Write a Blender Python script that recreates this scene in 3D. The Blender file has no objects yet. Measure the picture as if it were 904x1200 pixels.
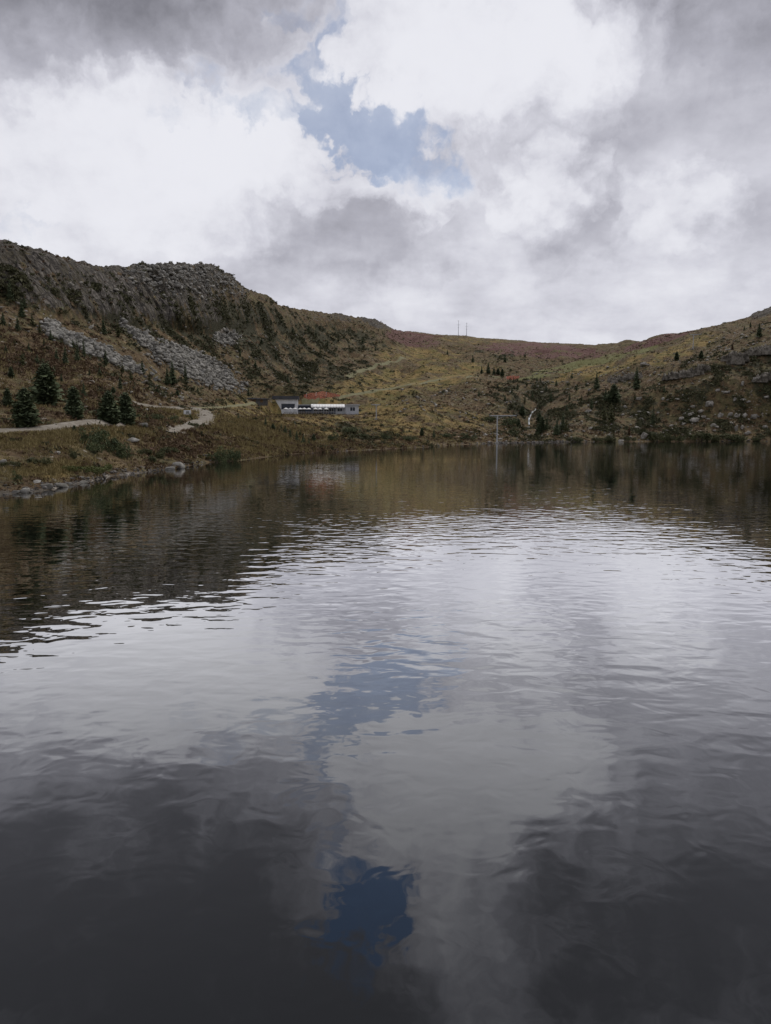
import bpy, math, random
import numpy as np
from math import radians as R
random.seed(7)
C = bpy.context.scene.collection

# ------------------------------------------------------------------ camera
F, CX, CY, CAMH, PITCH = 866.7, 452.0, 600.0, 4.5, R(6.38)
sc = bpy.context.scene
cam = bpy.data.cameras.new('camera')
cam.sensor_fit = 'VERTICAL'; cam.sensor_height = 36.0; cam.lens = 26.0
cam.clip_start = 0.1; cam.clip_end = 20000
co = bpy.data.objects.new('camera', cam); C.objects.link(co)
co.location = (0, 0, CAMH); co.rotation_euler = (R(90) - PITCH, 0, 0)
sc.camera = co
sc.view_settings.view_transform = 'Standard'; sc.view_settings.look = 'None'
sc.view_settings.exposure = 0; sc.view_settings.gamma = 1
sc.cycles.max_bounces = 6; sc.cycles.diffuse_bounces = 2; sc.cycles.glossy_bounces = 3
sc.cycles.transparent_max_bounces = 4

SUN_EL, SUN_AZ = R(50), R(35)        # azimuth clockwise from +Y
sun = bpy.data.lights.new('sun', 'SUN'); sun.energy = 1.7; sun.angle = R(12); sun.color = (1, .95, .88)
so = bpy.data.objects.new('sun', sun); C.objects.link(so)
so.rotation_euler = (R(90) - SUN_EL, 0, R(180) - SUN_AZ)

def px_ang(X, Y):
    c = (X - CX) / F; v = (CY - Y) / F
    dx = c; dy = math.cos(PITCH) + v * math.sin(PITCH); dz = -math.sin(PITCH) + v * math.cos(PITCH)
    return math.atan2(dx, dy), math.atan2(dz, math.hypot(dx, dy))

# ------------------------------------------------------------------ node helper
class NT:
    def __init__(s, tree): s.t = tree; s.n = tree.nodes; s.l = tree.links
    def node(s, typ, **kw):
        n = s.n.new(typ)
        for k, v in kw.items(): setattr(n, k, v)
        return n
    def put(s, sock, v):
        if isinstance(v, bpy.types.NodeSocket): s.l.new(v, sock)
        elif v is not None:
            if sock.type == 'RGBA' and len(v) == 3: v = (*v, 1)
            sock.default_value = v
    def math(s, op, a, b=None, c=None, clamp=False):
        n = s.node('ShaderNodeMath', operation=op); n.use_clamp = clamp
        s.put(n.inputs[0], a); s.put(n.inputs[1], b); s.put(n.inputs[2], c)
        return n.outputs[0]
    def vmath(s, op, a, b=None, out=0):
        n = s.node('ShaderNodeVectorMath', operation=op)
        s.put(n.inputs[0], a); s.put(n.inputs[1], b); return n.outputs[out]
    def noise(s, vec, scale, detail=4, rough=.55, out='Fac', dist=0, lac=2.0):
        n = s.node('ShaderNodeTexNoise'); s.put(n.inputs['Vector'], vec)
        n.inputs['Scale'].default_value = scale; n.inputs['Detail'].default_value = detail
        n.inputs['Roughness'].default_value = rough; n.inputs['Distortion'].default_value = dist
        n.inputs['Lacunarity'].default_value = lac
        return n.outputs[out]
    def ramp(s, v, lo, hi, a=0.0, b=1.0, smooth=True):
        n = s.node('ShaderNodeMapRange'); n.interpolation_type = 'SMOOTHSTEP' if smooth else 'LINEAR'
        s.put(n.inputs[0], v)
        for i, x in zip((1, 2, 3, 4), (lo, hi, a, b)): s.put(n.inputs[i], x)
        return n.outputs[0]
    def mix(s, f, a, b):
        n = s.node('ShaderNodeMix', data_type='RGBA'); s.put(n.inputs[0], f)
        s.put(n.inputs[6], a); s.put(n.inputs[7], b); return n.outputs[2]
    def comb(s, x, y, z):
        n = s.node('ShaderNodeCombineXYZ')
        for i, v in enumerate((x, y, z)): s.put(n.inputs[i], v)
        return n.outputs[0]
    def mapping(s, v, scale=(1, 1, 1), loc=(0, 0, 0), rot=(0, 0, 0), typ='POINT'):
        n = s.node('ShaderNodeMapping', vector_type=typ); s.put(n.inputs[0], v)
        n.inputs['Location'].default_value = loc; n.inputs['Rotation'].default_value = rot
        n.inputs['Scale'].default_value = scale; return n.outputs[0]

# ------------------------------------------------------------------ sky
w = bpy.data.worlds.new('World'); sc.world = w; w.use_nodes = True
N = NT(w.node_tree); N.n.clear()
out = N.node('ShaderNodeOutputWorld')
sky = N.node('ShaderNodeTexSky', sky_type='NISHITA'); sky.sun_disc = False
sky.sun_elevation = SUN_EL; sky.sun_rotation = SUN_AZ; sky.altitude = 1900
tc = N.node('ShaderNodeTexCoord').outputs['Generated']
sep = N.node('ShaderNodeSeparateXYZ'); N.put(sep.inputs[0], tc)
dx, dy, dz = sep.outputs
az = N.math('MULTIPLY', N.math('ARCTAN2', dx, dy), 57.2958)
el = N.math('MULTIPLY', N.math('ARCSINE', dz), 57.2958)
P0 = N.comb(az, el, 0)
den = N.math('ADD', N.math('MAXIMUM', dz, 0), .28)
plane = N.comb(N.math('DIVIDE', dx, den), N.math('DIVIDE', dy, den), 0)
wn = N.noise(P0, .16, 5, .6, 'Color')
warp = N.vmath('MULTIPLY', N.vmath('SUBTRACT', wn, (.5, .5, .5)), (13, 9, 0))
wn2 = N.noise(N.vmath('ADD', P0, N.vmath('MULTIPLY', wn, (6, 6, 0))), .55, 6, .55, 'Color')
P = N.vmath('ADD', N.vmath('ADD', P0, warp), N.vmath('MULTIPLY', N.vmath('SUBTRACT', wn2, (.5, .5, .5)), (5.5, 4.2, 0)))
def blob_sum(blobs, gain):
    acc = None
    for X, Y, rx, ry, rot, wt in blobs:
        a, e = px_ang(X, Y); e = abs(e)
        a1, _ = px_ang(X + rx, Y); _, e1 = px_ang(X, Y - ry if Y < 503 else Y + ry)
        n = N.node('ShaderNodeMapping', vector_type='TEXTURE'); N.put(n.inputs[0], P)
        n.inputs['Location'].default_value = (math.degrees(a), math.degrees(e), 0)
        n.inputs['Rotation'].default_value = (0, 0, R(rot))
        n.inputs['Scale'].default_value = (1.5 * math.degrees(abs(a1 - a)), 1.5 * abs(math.degrees(abs(e1)) - math.degrees(e)), 1)
        g = N.node('ShaderNodeTexGradient', gradient_type='SPHERICAL'); N.put(g.inputs[0], n.outputs[0])
        s_ = N.math('SMOOTH_MIN', g.outputs[1], .62, .25)
        acc = N.math('MULTIPLY', s_, wt * gain) if acc is None else N.math('MULTIPLY_ADD', s_, wt * gain, acc)
    return acc
LUM = [(10, 20, 220, 110, 0, .02), (85, 120, 90, 50, 0, -.03), (200, 190, 170, 80, 0, .17), (120, 260, 140, 50, 0, .12),
       (300, 180, 70, 70, 0, .12), (470, 215, 80, 28, 0, .16), (560, 60, 130, 100, 0, .16), (400, 270, 110, 46, -8, -.15),
       (620, 172, 110, 36, 0, -.10), (640, 212, 50, 40, 0, .24), (690, 245, 60, 60, 0, -.10), (785, 245, 60, 45, 0, .18),
       (890, 170, 120, 140, 0, -.12), (850, 20, 130, 60, 0, .0), (700, 40, 80, 50, 0, .10), (740, 120, 90, 50, 0, -.04), (350, 335, 90, 35, 0, -.07),
       (620, 340, 160, 40, 0, .05), (230, 70, 100, 50, 0, -.04),
       (90, 1100, 340, 200, 12, -.42), (860, 1090, 290, 190, -15, -.36), (500, 930, 120, 90, 0, .18), (700, 980, 90, 60, 20, .10),
       (250, 850, 160, 40, 10, .12), (480, 1190, 320, 80, 0, -.20), (450, 1040, 420, 130, 0, -.05)]
HOLE = [(462, 174, 80, 34, -22, .72), (405, 135, 66, 28, -38, .52), (335, 122, 80, 22, -8, .42), (374, 62, 22, 36, -10, .42), (200, 124, 60, 13, 0, .26), (335, 6, 44, 14, 0, .3),
        (25, 264, 50, 11, 0, .28), (300, 890, 80, 12, 15, .28), (438, 1050, 44, 40, 20, .75), (412, 1088, 44, 34, -20, .75), (428, 1150, 26, 34, 0, .35), (392, 985, 20, 30, 20, .42), (404, 930, 18, 24, -20, .38)]
lum = blob_sum(LUM, 1.6); hole = blob_sum(HOLE, 1.8)
nA = N.noise(plane, 1.7, 8, .5); nB = N.noise(plane, 7.0, 8, .6); nC = N.noise(P0, .35, 8, .62)
puff = N.math('ADD', N.math('MULTIPLY', N.math('SUBTRACT', nA, .5), .38), N.math('MULTIPLY', N.math('SUBTRACT', nB, .5), .24))
puff = N.math('ADD', puff, N.math('MULTIPLY', N.math('SUBTRACT', nC, .5), .16))
bil = N.math('ABSOLUTE', N.math('SUBTRACT', N.noise(N.vmath('ADD', plane, N.vmath('MULTIPLY', wn, (.25, .25, 0))), 1.9, 4, .5), .5))
puff = N.math('ADD', puff, N.math('MULTIPLY', N.math('SUBTRACT', .09, bil), -.7))
puff = N.math('MULTIPLY', puff, N.ramp(el, 24, 34, 1, 1.9))
L = N.math('ADD', N.math('ADD', lum, .645), puff)
L = N.math('ADD', L, N.ramp(el, 16, 6, 0, .06))
L = N.math('SMOOTH_MAX', L, .20, .15)
L = N.math('SMOOTH_MIN', L, .80, .18)
cr = N.node('ShaderNodeValToRGB'); N.put(cr.inputs[0], L)
e = cr.color_ramp.elements
e[0].position = 0; e[0].color = (0, 0, 0, 1)
e[1].position = 1; e[1].color = (1.0, 1.0, 1.0, 1)
for p_, c_ in ((.2, (.190, .190, .220)), (.45, (.43, .43, .49)), (.65, (.65, .652, .72)), (.8, (.82, .825, .88))):
    x_ = e.new(p_); x_.color = (*c_, 1)
hs = N.math('ADD', hole, N.math('MULTIPLY', N.math('SUBTRACT', N.noise(P0, .42, 8, .6), .5), .9))
hs = N.math('ADD', hs, N.math('MULTIPLY', N.math('SUBTRACT', nB, .5), .5))
# beyond the frame the cover is broken up by a few gaps of its own
far = N.ramp(el, 46, 60); nG = N.noise(plane, 1.1, 6, .55)
hs = N.math('ADD', hs, N.math('MULTIPLY', far, N.math('MULTIPLY', N.math('SUBTRACT', nG, .5), 1.2)))
hf = N.math('MULTIPLY', N.ramp(hs, .16, .85, 0, 1), N.ramp(el, 27, 33, .56, 1.0))
bgS = N.node('ShaderNodeBackground'); N.put(bgS.inputs[0], sky.outputs[0]); bgS.inputs[1].default_value = .09
bgC = N.node('ShaderNodeBackground'); N.put(bgC.inputs[0], cr.outputs[0]); bgC.inputs[1].default_value = 1.0
mx = N.node('ShaderNodeMixShader'); N.put(mx.inputs[0], hf); N.l.new(bgC.outputs[0], mx.inputs[1]); N.l.new(bgS.outputs[0], mx.inputs[2])
N.l.new(mx.outputs[0], out.inputs[0])
w.cycles.sampling_method = 'MANUAL'; w.cycles.sample_map_resolution = 512

# ------------------------------------------------------------------ numpy noise
_rs = np.random.RandomState(3); _perm = _rs.permutation(512).astype(np.int64); _perm = np.concatenate([_perm, _perm, _perm])
_g3 = _rs.normal(size=(512, 3)); _g3 /= np.linalg.norm(_g3, axis=1)[:, None]
def perlin(x, y, z):
    xi, yi, zi = np.floor(x).astype(np.int64), np.floor(y).astype(np.int64), np.floor(z).astype(np.int64)
    xf, yf, zf = x - xi, y - yi, z - zi
    u, v, w_ = [t * t * t * (t * (t * 6 - 15) + 10) for t in (xf, yf, zf)]
    xi &= 511; yi &= 511; zi &= 511
    def g(a, b, c):
        h = _perm[_perm[_perm[(xi + a) & 511] + ((yi + b) & 511)] + ((zi + c) & 511)] & 511
        q = _g3[h]; return q[..., 0] * (xf - a) + q[..., 1] * (yf - b) + q[..., 2] * (zf - c)
    x00 = g(0,0,0) + u * (g(1,0,0) - g(0,0,0)); x10 = g(0,1,0) + u * (g(1,1,0) - g(0,1,0))
    x01 = g(0,0,1) + u * (g(1,0,1) - g(0,0,1)); x11 = g(0,1,1) + u * (g(1,1,1) - g(0,1,1))
    y0 = x00 + v * (x10 - x00); y1 = x01 + v * (x11 - x01)
    return (y0 + w_ * (y1 - y0)) * 1.5
def fbm(x, y, z, sc_, oct_=4, gain=.5):
    x, y, z = x / sc_, y / sc_, z / sc_; s = 0; a = 1; t = 0
    for i in range(oct_):
        s = s + a * perlin(x + 17.3 * i, y + 5.1 * i, z + 9.7 * i); t += a; a *= gain; x, y, z = x * 2.03, y * 2.03, z * 2.03
    return s / t
def ridged(x, y, z, sc_, oct_=4):
    x, y, z = x / sc_, y / sc_, z / sc_; s = 0; a = 1; t = 0
    for i in range(oct_):
        s = s + a * (1 - 2 * np.abs(perlin(x + 7.3 * i, y + 3.1 * i, z + 1.7 * i))); t += a; a *= .5; x, y, z = x * 2.1, y * 2.1, z * 2.1
    return s / t
def sstep(x, a, b):
    t = np.clip((x - a) / (b - a), 0, 1); return t * t * (3 - 2 * t)

# ------------------------------------------------------------------ terrain
SHORE = [(0,580),(30,578),(60,574),(80,569),(100,566),(130,558),(160,555),(185,551),(205,550),(222,546),(245,542),(280,540),(310,536),(345,532),
         (380,530),(440,527),(500,524),(540,521),(583,519.5),(640,518.3),(700,517.6),(760,517.4),(820,517.3),(904,517.2)]
RIDGE = [(0,284),(15,288),(30,293),(45,296),(60,300),(80,303),(95,307),(110,313),(120,315),(135,313.5),(160,313),(190,312),(215,311),(235,311),(248,313),
         (255,317),(262,320),(270,323),(280,333),(290,340),(300,343),(312,347),(318,350),(325,357),(340,361),(360,364),(380,367),(400,369),(415,372),(430,373),
         (440,375),(450,380),(462,386),(470,388),(489,389),(510,392),(530,393),(545,393),(560,396),(580,397),(610,399),(640,402),(680,403.5),(700,405),(720,403),
         (750,401),(780,394),(810,388),(830,384),(850,379),(870,374),(879,371),(884,367),(890,365),(904,360)]
#        X    L1 (Y,D)     L2 (Y,D)    L3 (Y,D)    L4 (Y,D)    ridge D
COLS = [(0,  (506, 85),  (472, 120), (425, 165), (350, 208), 232),
        (60, (500, 88),  (474, 125), (432, 172), (362, 222), 248),
        (120,(498, 100), (477, 132), (440, 188), (378, 250), 282),
        (200,(500, 128), (481, 172), (455, 228), (388, 298), 335),
        (250,(491, 150), (474, 220), (456, 275), (393, 338), 375),
        (320,(500, 195), (484, 290), (457, 350), (402, 410), 455),
        (370,(505, 220), (486, 300), (452, 390), (410, 470), 530),
        (420,(507, 235), (488, 310), (453, 420), (412, 510), 575),
        (455,(507, 240), (489, 320), (453, 430), (415, 530), 620),
        (480,(507, 245), (487, 325), (452, 440), (417, 580), 760),
        (530,(505, 270), (478, 340), (442, 470), (415, 620), 850),
        (583,(503, 280), (474, 360), (441, 480), (420, 640), 880),
        (610,(509, 290), (492, 335), (446, 455), (428, 620), 890),
        (640,(507, 295), (485, 340), (446, 440), (428, 610), 890),
        (700,(500, 300), (465, 350), (445, 410), (420, 620), 880),
        (760,(496, 300), (460, 340), (433, 385), (412, 540), 820),
        (820,(492, 300), (455, 335), (436, 355), (408, 450), 700),
        (870,(490, 302), (445, 340), (415, 372), (393, 460), 650),
        (904,(490, 303), (440, 345), (408, 380), (388, 470), 620)]
LOFF = {0: [(-34, 46), (-42, 40), (-60, 30), (-90, 14), (-120, 5), (-180, 3)], 1: None}
n_in = 1040
a_in = np.linspace(R(-32), R(32), n_in)
a_r = R(32) + (np.linspace(0, 1, 131)[1:]) ** 1.5 * R(148)
AZ = np.concatenate([-a_r[::-1], a_in, a_r])
def interp(pts):
    p = sorted(pts); return np.interp(AZ, [q[0] for q in p], [q[1] for q in p])
def smooth(v, sig, axis=0):
    r = int(sig * 3); k = np.exp(-.5 * (np.arange(-r, r + 1) / sig) ** 2); k /= k.sum()
    pad = [(0, 0)] * v.ndim; pad[axis] = (r, r); vp = np.pad(v, pad, mode='edge')
    return np.apply_along_axis(lambda q: np.convolve(q, k, 'valid'), axis, vp)
sh = []
for X, Y in SHORE:
    a, e_ = px_ang(X, Y); sh.append((a, CAMH / math.tan(-e_)))
sh += [(R(q), d) for q, d in ((-31, 46), (-40, 38), (-60, 26), (-90, 12), (-120, 5), (-180, 3), (34, 275), (45, 230), (60, 150), (90, 50), (120, 10), (150, 4), (180, 3))]
D0 = interp(sh)
LD = [D0]; LE = [None]
off = {1: [(-60, 3.5, 55), (-100, 4, 25), (-180, 4, 5), (60, 8, 180), (100, 6, 60), (180, 4, 5)],
       2: [(-60, 8, 100), (-180, 3, 40), (60, 12, 220), (180, 3, 40)],
       3: [(-60, 10, 130), (-180, 2, 120), (60, 15, 270), (180, 2, 120)],
       4: [(-60, 13, 180), (-180, 3, 300), (60, 16, 340), (180, 3, 300)],
       5: [(-30, 14.2, 225), (-36, 15.2, 215), (-60, 15, 215), (-180, 4, 600), (35, 11, 560), (60, 14, 450), (180, 4, 600)]}
for k in range(1, 6):
    pd, pe = [], []
    if k < 5:
        for c in COLS:
            a, e_ = px_ang(c[0], c[k][0]); pd.append((a, c[k][1])); pe.append((a, e_))
    else:
        for c in COLS: pd.append((px_ang(c[0], 400)[0], c[5]))
        for X, Y in RIDGE: pe.append(px_ang(X, Y))
    for q, e_, d in off[k]: pd.append((R(q), d)); pe.append((R(q), R(e_)))
    D = interp(pd); E = interp(pe)
    if k < 5: D = smooth(D, 18); E = smooth(E, 14)
    else: D = smooth(D, 14)
    LD.append(D); LE.append(E)
for k in range(1, 6): LD[k] = np.maximum(LD[k], LD[k - 1] + (np.interp(AZ, [R(-25), R(5), R(60), R(120)], [10, 22, 22, 2]) if k == 1 else 12))
LZ = [np.zeros_like(D0)] + [CAMH + LD[k] * np.tan(LE[k]) for k in range(1, 6)]
back = (np.abs(AZ) > R(110))
LZ[1] = np.where(back, 2.9, LZ[1]); 
segs = [(0, 1, 130), (1, 2, 75), (2, 3, 85), (3, 4, 95), (4, 5, 115)]
Dr, Zr = [], []
for t in np.linspace(0, 1, 9)[:-1]:
    d = D0 * (.35 + .65 * t) if False else np.maximum(D0 - 30 * (1 - t), D0 * (.4 + .6 * t)); Dr.append(d); Zr.append(-4 * (1 - t) ** 1.3 * np.ones_like(d))
for a, b, n in segs:
    for i in range(n):
        t = i / n; Dr.append(LD[a] * (1 - t) + LD[b] * t); Zr.append(LZ[a] * (1 - t) + LZ[b] * t)
Dr.append(LD[5]); Zr.append(LZ[5]); i5 = len(Dr) - 1
for t, dd in zip(np.linspace(0, 1, 16)[1:], (3, 8, 16, 30, 60, 110, 200, 350, 600, 1000, 1600, 2400, 3500, 5000, 8000)):
    Dr.append(LD[5] + dd); Zr.append(LZ[5] - LZ[5] * .8 * (1 - math.exp(-dd / 300)) + 0 * LD[5])
Dr = np.array(Dr); Zr = np.array(Zr)
r0 = 8
Zs = smooth(Zr[r0:i5 + 1], 7, 0)
wgt = np.clip(np.arange(Zs.shape[0]) / 12, 0, 1)[:, None]
Zs = Zr[r0:i5 + 1] * (1 - wgt) + Zs * wgt
wr = np.clip((np.arange(Zs.shape[0]) - Zs.shape[0] + 30) / 30, 0, 1)[:, None] ** 2
Zr[r0:i5 + 1] = Zs + wr * (LZ[5] - Zs[-1])
sA, cA = np.sin(AZ)[None, :], np.cos(AZ)[None, :]
def project(x, y, z):
    zz = z - CAMH; f = y * math.cos(PITCH) - zz * math.sin(PITCH); u = y * math.sin(PITCH) + zz * math.cos(PITCH)
    f = np.where(f < .5, .5, f); return CX + F * x / f, CY - F * u / f
Xw, Yw = Dr * sA, Dr * cA
PX, PY = project(Xw, Yw, Zr)
front = (Yw > 5)
_tp = sstep(np.arange(Dr.shape[0]), i5 - 60, i5 - 6)[:, None]; _cl = (1 - sstep(470 - PX, 0, 40) * (PY < 400)) * (1 - .9 * (1 - sstep(np.hypot((PX - 225) / 85, (PY - 487) / 26), .8, 1.3)))
_lat = sstep(Dr - D0[None, :], 0, 30)
_rel = (ridged(Xw + 300, Yw, 0 * Xw, 85, 3) * 5.5 * sstep(Dr - D0[None, :], 20, 160) * _cl + fbm(Xw, Yw, 0 * Xw, 30, 2) * (1.0 + 3.5 * sstep(Dr, 60, 400)) * _lat * _cl) * (1 - .96 * _tp)
Zr = Zr + _rel
PX, PY = project(Xw, Yw, Zr)
def seg_dist(pts):
    best = np.full(PX.shape, 1e9)
    for (x0, y0), (x1, y1) in zip(pts[:-1], pts[1:]):
        vx, vy = x1 - x0, y1 - y0; t = np.clip(((PX - x0) * vx + (PY - y0) * vy) / (vx * vx + vy * vy), 0, 1)
        best = np.minimum(best, np.hypot(PX - x0 - t * vx, PY - y0 - t * vy))
    return np.where(front, best, 1e9)
def ell(cx, cy, rx, ry, rot=0, soft=.5):
    c, s = math.cos(R(rot)), math.sin(R(rot)); u = (PX - cx) * c + (PY - cy) * s; v = -(PX - cx) * s + (PY - cy) * c
    return np.where(front, 1 - sstep(np.hypot(u / rx, v / ry), 1 - soft, 1 + soft), 0)
def under(pts): return np.interp(PX, [p[0] for p in pts], [p[1] for p in pts])
n1 = fbm(Xw, Yw, Zr * 0, 30, 4); n2 = fbm(Xw, Yw, Zr * 0, 9, 4); n3 = fbm(Xw, Yw, Zr * 0, 2.6, 3); n4 = fbm(Xw + 91, Yw, Zr * 0, 14, 5)
nb = fbm(Xw + 40, Yw + 400, Zr * 0, 60, 4)

PATHS = {'lakeside_path': ([(-60,508),(0,506),(30,504.5),(55,502),(85,498),(112,495.5),(150,497)], 1.9),
         'gravel_road': ([(196,507),(213,503),(230,497),(247,489.5),(243,484),(235,478),(226,477.5)], 4.0),
         'upper_path': ([(156,472),(175,476),(195,478),(226,477.5)], 2.0),
         'restaurant_track': ([(226,477.5),(255,477),(285,474),(300,472),(312,473)], 1.5),
         'slope_track': ([(352,473),(372,469),(398,465),(430,459),(470,452.5),(500,447),(530,442),(560,440),(590,441)], 3.2),
         'high_track': ([(405,442),(430,431),(455,424.5),(477,419.5)], 3.0)}
flat = np.zeros_like(PX)
for nm, (pts, wm) in PATHS.items():
    flat = np.maximum(flat, 1 - sstep(seg_dist(pts), *((4, 10) if nm in ('gravel_road', 'lakeside_path') else (2, 6))))
flat = np.maximum(flat, ell(368, 484, 58, 5, 0, .3)); flat = np.maximum(flat, ell(299, 470, 22, 4))
piste = np.maximum(ell(655, 433, 50, 5, -14, .25), ell(728, 417, 48, 6, -14, .25))
cliff_low = under([(0,352),(60,372),(120,376),(180,386),(240,388),(300,380),(340,385),(400,384),(460,388),(480,300)])
ridgeY = under(RIDGE)
cliff = np.where(front, sstep(cliff_low - PY, -6, 8), 0) * sstep(470 - PX, 0, 20)
cliff_amt = cliff * np.interp(PX, [0, 215, 255, 300, 350, 400, 455, 470], [1, 1, .7, .35, .3, .6, .5, 0])
shore_w = sstep(Dr - D0[None, :], 0, 14); beyond = np.zeros_like(Dr); beyond[i5 + 1:] = 1
big = sstep(Dr, 60, 400)
z_add = (n1 * (.4 + 1.2 * big) + n2 * (.45 + 1.2 * big) + n3 * (.16 + .22 * big)) * shore_w * (1 - .92 * flat) * (1 - .6 * piste)
top = sstep(np.arange(Dr.shape[0]), i5 - 40, i5)[:, None] * np.ones_like(Dr)
z_add *= (1 - .75 * top)
# cliffs: fluted radial displacement and ledges
rg = ridged(Xw, Yw, Zr * .35, 22, 5); rg2 = ridged(Xw + 55, Yw, Zr * .8, 7, 4)
z_add += cliff_amt * (rg * 5.0 + rg2 * 2.2) * (1 - .8 * top) * np.clip(Dr / 420, .4, 1)
z_add += np.clip(Dr / 420, .45, 1) * top * (n2 * .9 + n3 * .9 + np.maximum(rg2, 0) * 1.2 * cliff_amt) * np.interp(PX, [0, 460, 480, 900], [1, 1, .8, .8])
# banks by the left shore and hollow of the stream
z_add += ridged(Xw, Yw, 0 * Xw, 11, 4) * .5 * shore_w * (1 - flat) * sstep(240 - Dr, 0, 100)
z_add -= ell(622, 488, 16, 26, 0, .6) * 4.5
meadow = ell(232, 489, 42, 17, 0, .35); z_add *= 1 - .9 * meadow
Zr2 = Zr + z_add
_a0 = px_ang(370, 486)[0]; _s = 300.0 / F
_lu = Xw * math.cos(_a0) - Yw * math.sin(_a0); _lv = Xw * math.sin(_a0) + Yw * math.cos(_a0) - 300.0
_pz = CAMH + 300 * math.tan(px_ang(370, 486.4)[1])
_pw = sstep(_lu, -22, -17) * (1 - sstep(_lu, 19, 30)) * sstep(_lv, -24, -10.5) * (1 - sstep(_lv, 9, 24)) * (Yw > 0)
Zr2 = Zr2 * (1 - _pw) + _pz * _pw
flat = np.maximum(flat, _pw * (_pw > .95))
_fw = sstep(_lu, -23, -17) * (1 - sstep(_lu, 20, 34)) * (Yw > 0) * (_lv < -9) * sstep(_lv, -150, -110)
Zr2 = np.where(_fw > 0, Zr2 * (1 - _fw) + np.minimum(Zr2, _pz + (_lv + 9) * .032) * _fw, Zr2)
Zr2[r0 + 1:] = np.maximum(Zr2[r0 + 1:], .03 + .02 * np.minimum(Dr[r0 + 1:] - D0, 30))
dd_ = cliff_amt * (ridged(Xw + 9, Yw, Zr * .25, 18, 4) * 7 + ridged(Xw + 90, Yw * .6, Zr * .12, 46, 2) * 9) * (1 - top) * np.clip(Dr / 380, .5, 1)
Dr2 = Dr - dd_
Xw, Yw = Dr2 * sA, Dr2 * cA
PX, PY = project(Xw, Yw, Zr2); front = Yw > 5
nr, nc = Dr.shape

# ground cover masks -------------------------------------------------
m_rock = cliff_amt * sstep(rg * .6 + rg2 * .5 + n3 * .5, .05, .6) * np.interp(PY - ridgeY, [0, 10, 60, 90], [1, 1, .8, .5])
m_rock = np.maximum(m_rock, ell(225, 326, 60, 16, 5, .5) * sstep(n2 + n3 * .8, -.35, .15))
m_rock = np.maximum(m_rock, ell(440, 378, 22, 6, 15, .5) * sstep(n2 + n3, -.3, .1))
m_rock = np.maximum(m_rock, ell(895, 365, 18, 6, -20, .4) * .9)
scr = np.maximum.reduce([ell(114, 411, 66, 8, 24, .5), ell(172, 400, 38, 7, 38, .5), ell(228, 429, 56, 15, 22, .5), ell(62, 386, 14, 9, 40, .5), ell(265, 395, 14, 10, 0, .5)])
m_scree = sstep(scr + (n2 * .9 + n3 * .9 + n4 * .5) * .75, .46, .66)
m_scree = np.maximum(m_scree, sstep(1.4 - (Dr - D0[None, :]) + n3 * 3, 0, 1.2) * (Dr >= D0[None, :] - .5) * .9 * np.clip(sstep(230 - PX, 0, 60) + ell(620, 518, 50, 8), 0, 1))
gold = np.maximum.reduce([ell(440, 490, 130, 26, 3, .6), ell(300, 497, 60, 30, 10, .6), ell(60, 512, 110, 12, -3, .6) * .9, ell(40, 556, 60, 12, -12, .6) * .8, ell(470, 447, 110, 18, -8, .6),
                          ell(700, 431, 60, 12, -15, .5), ell(800, 410, 50, 10, -22, .5) * .9, ell(490, 415, 60, 14, 0, .6) * .75, ell(560, 400, 60, 5, 5, .5) * .6, ell(330, 505, 90, 16, 4, .5), ell(330, 520, 80, 14, -5, .6) * .8, ell(215, 486, 34, 8, 5, .6), ell(640, 415, 60, 6, 0, .6) * .3])
m_gold = np.clip(gold * sstep(n4 + n2 * .5, -.55, .25) + .25 * sstep(n4, .1, .5) * (1 - cliff), 0, 1)
red = np.maximum.reduce([ell(205, 527, 42, 8, 0, .6), ell(490, 398, 30, 10, 12, .6), ell(760, 402, 50, 5, -16, .5), ell(635, 411, 75, 9, 3, .5) * 1.3, ell(478, 396, 26, 9, 15, .5) * 1.2, ell(770, 399, 46, 5, -17, .4) * 1.3, ell(50, 420, 60, 25, 20, .7) * .5,
                         ell(545, 510, 20, 6, 0, .6) * .7, ell(375, 438, 12, 10, 0, .6) * .6, ell(540, 425, 30, 10, 0, .7) * .4, ell(820, 500, 70, 12, 0, .7) * .35, ell(540, 470, 60, 18, 0, .7) * .4])
m_red = np.clip(.85 * red * sstep(n4 + n3 * .6, -.5, .2) + .18 * sstep(nb, 0, .5), 0, 1)
green = np.maximum.reduce([piste, ell(285, 478, 60, 7, 0, .5) * .4, ell(20, 557, 40, 10, -10, .5) * .6, ell(860, 440, 80, 40, -25, .7) * .5, ell(500, 460, 90, 10, -8, .5) * .4])
m_green = np.clip(green * sstep(n4, -.6, .3), 0, 1)
darkz = np.maximum.reduce([ell(190, 372, 150, 26, 12, .5) * 1.3, ell(300, 385, 75, 28, 15, .5) * 1.3, ell(390, 395, 70, 18, 8, .6) * .8, ell(60, 345, 90, 22, 14, .6), ell(345, 425, 85, 32, 10, .7) * .9, ell(720, 490, 110, 28, 0, .7) * .75, ell(870, 455, 90, 40, -10, .7) * .75,
                           ell(415, 505, 40, 10, 10, .6) * .8, ell(230, 500, 1, 1), ell(620, 470, 45, 26, 0, .6) * .8, ell(885, 425, 60, 12, -20, .5) * .8, ell(590, 418, 60, 7, 5, .6) * .5, ell(160, 487, 40, 9, 8, .6) * .5])
m_dark = np.clip(darkz * sstep(n4 + n2 * .6 + n3 * .5, -.6, .35) + .45 * sstep(n2 + n3 * .5, .15, .5), 0, 1)
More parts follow.
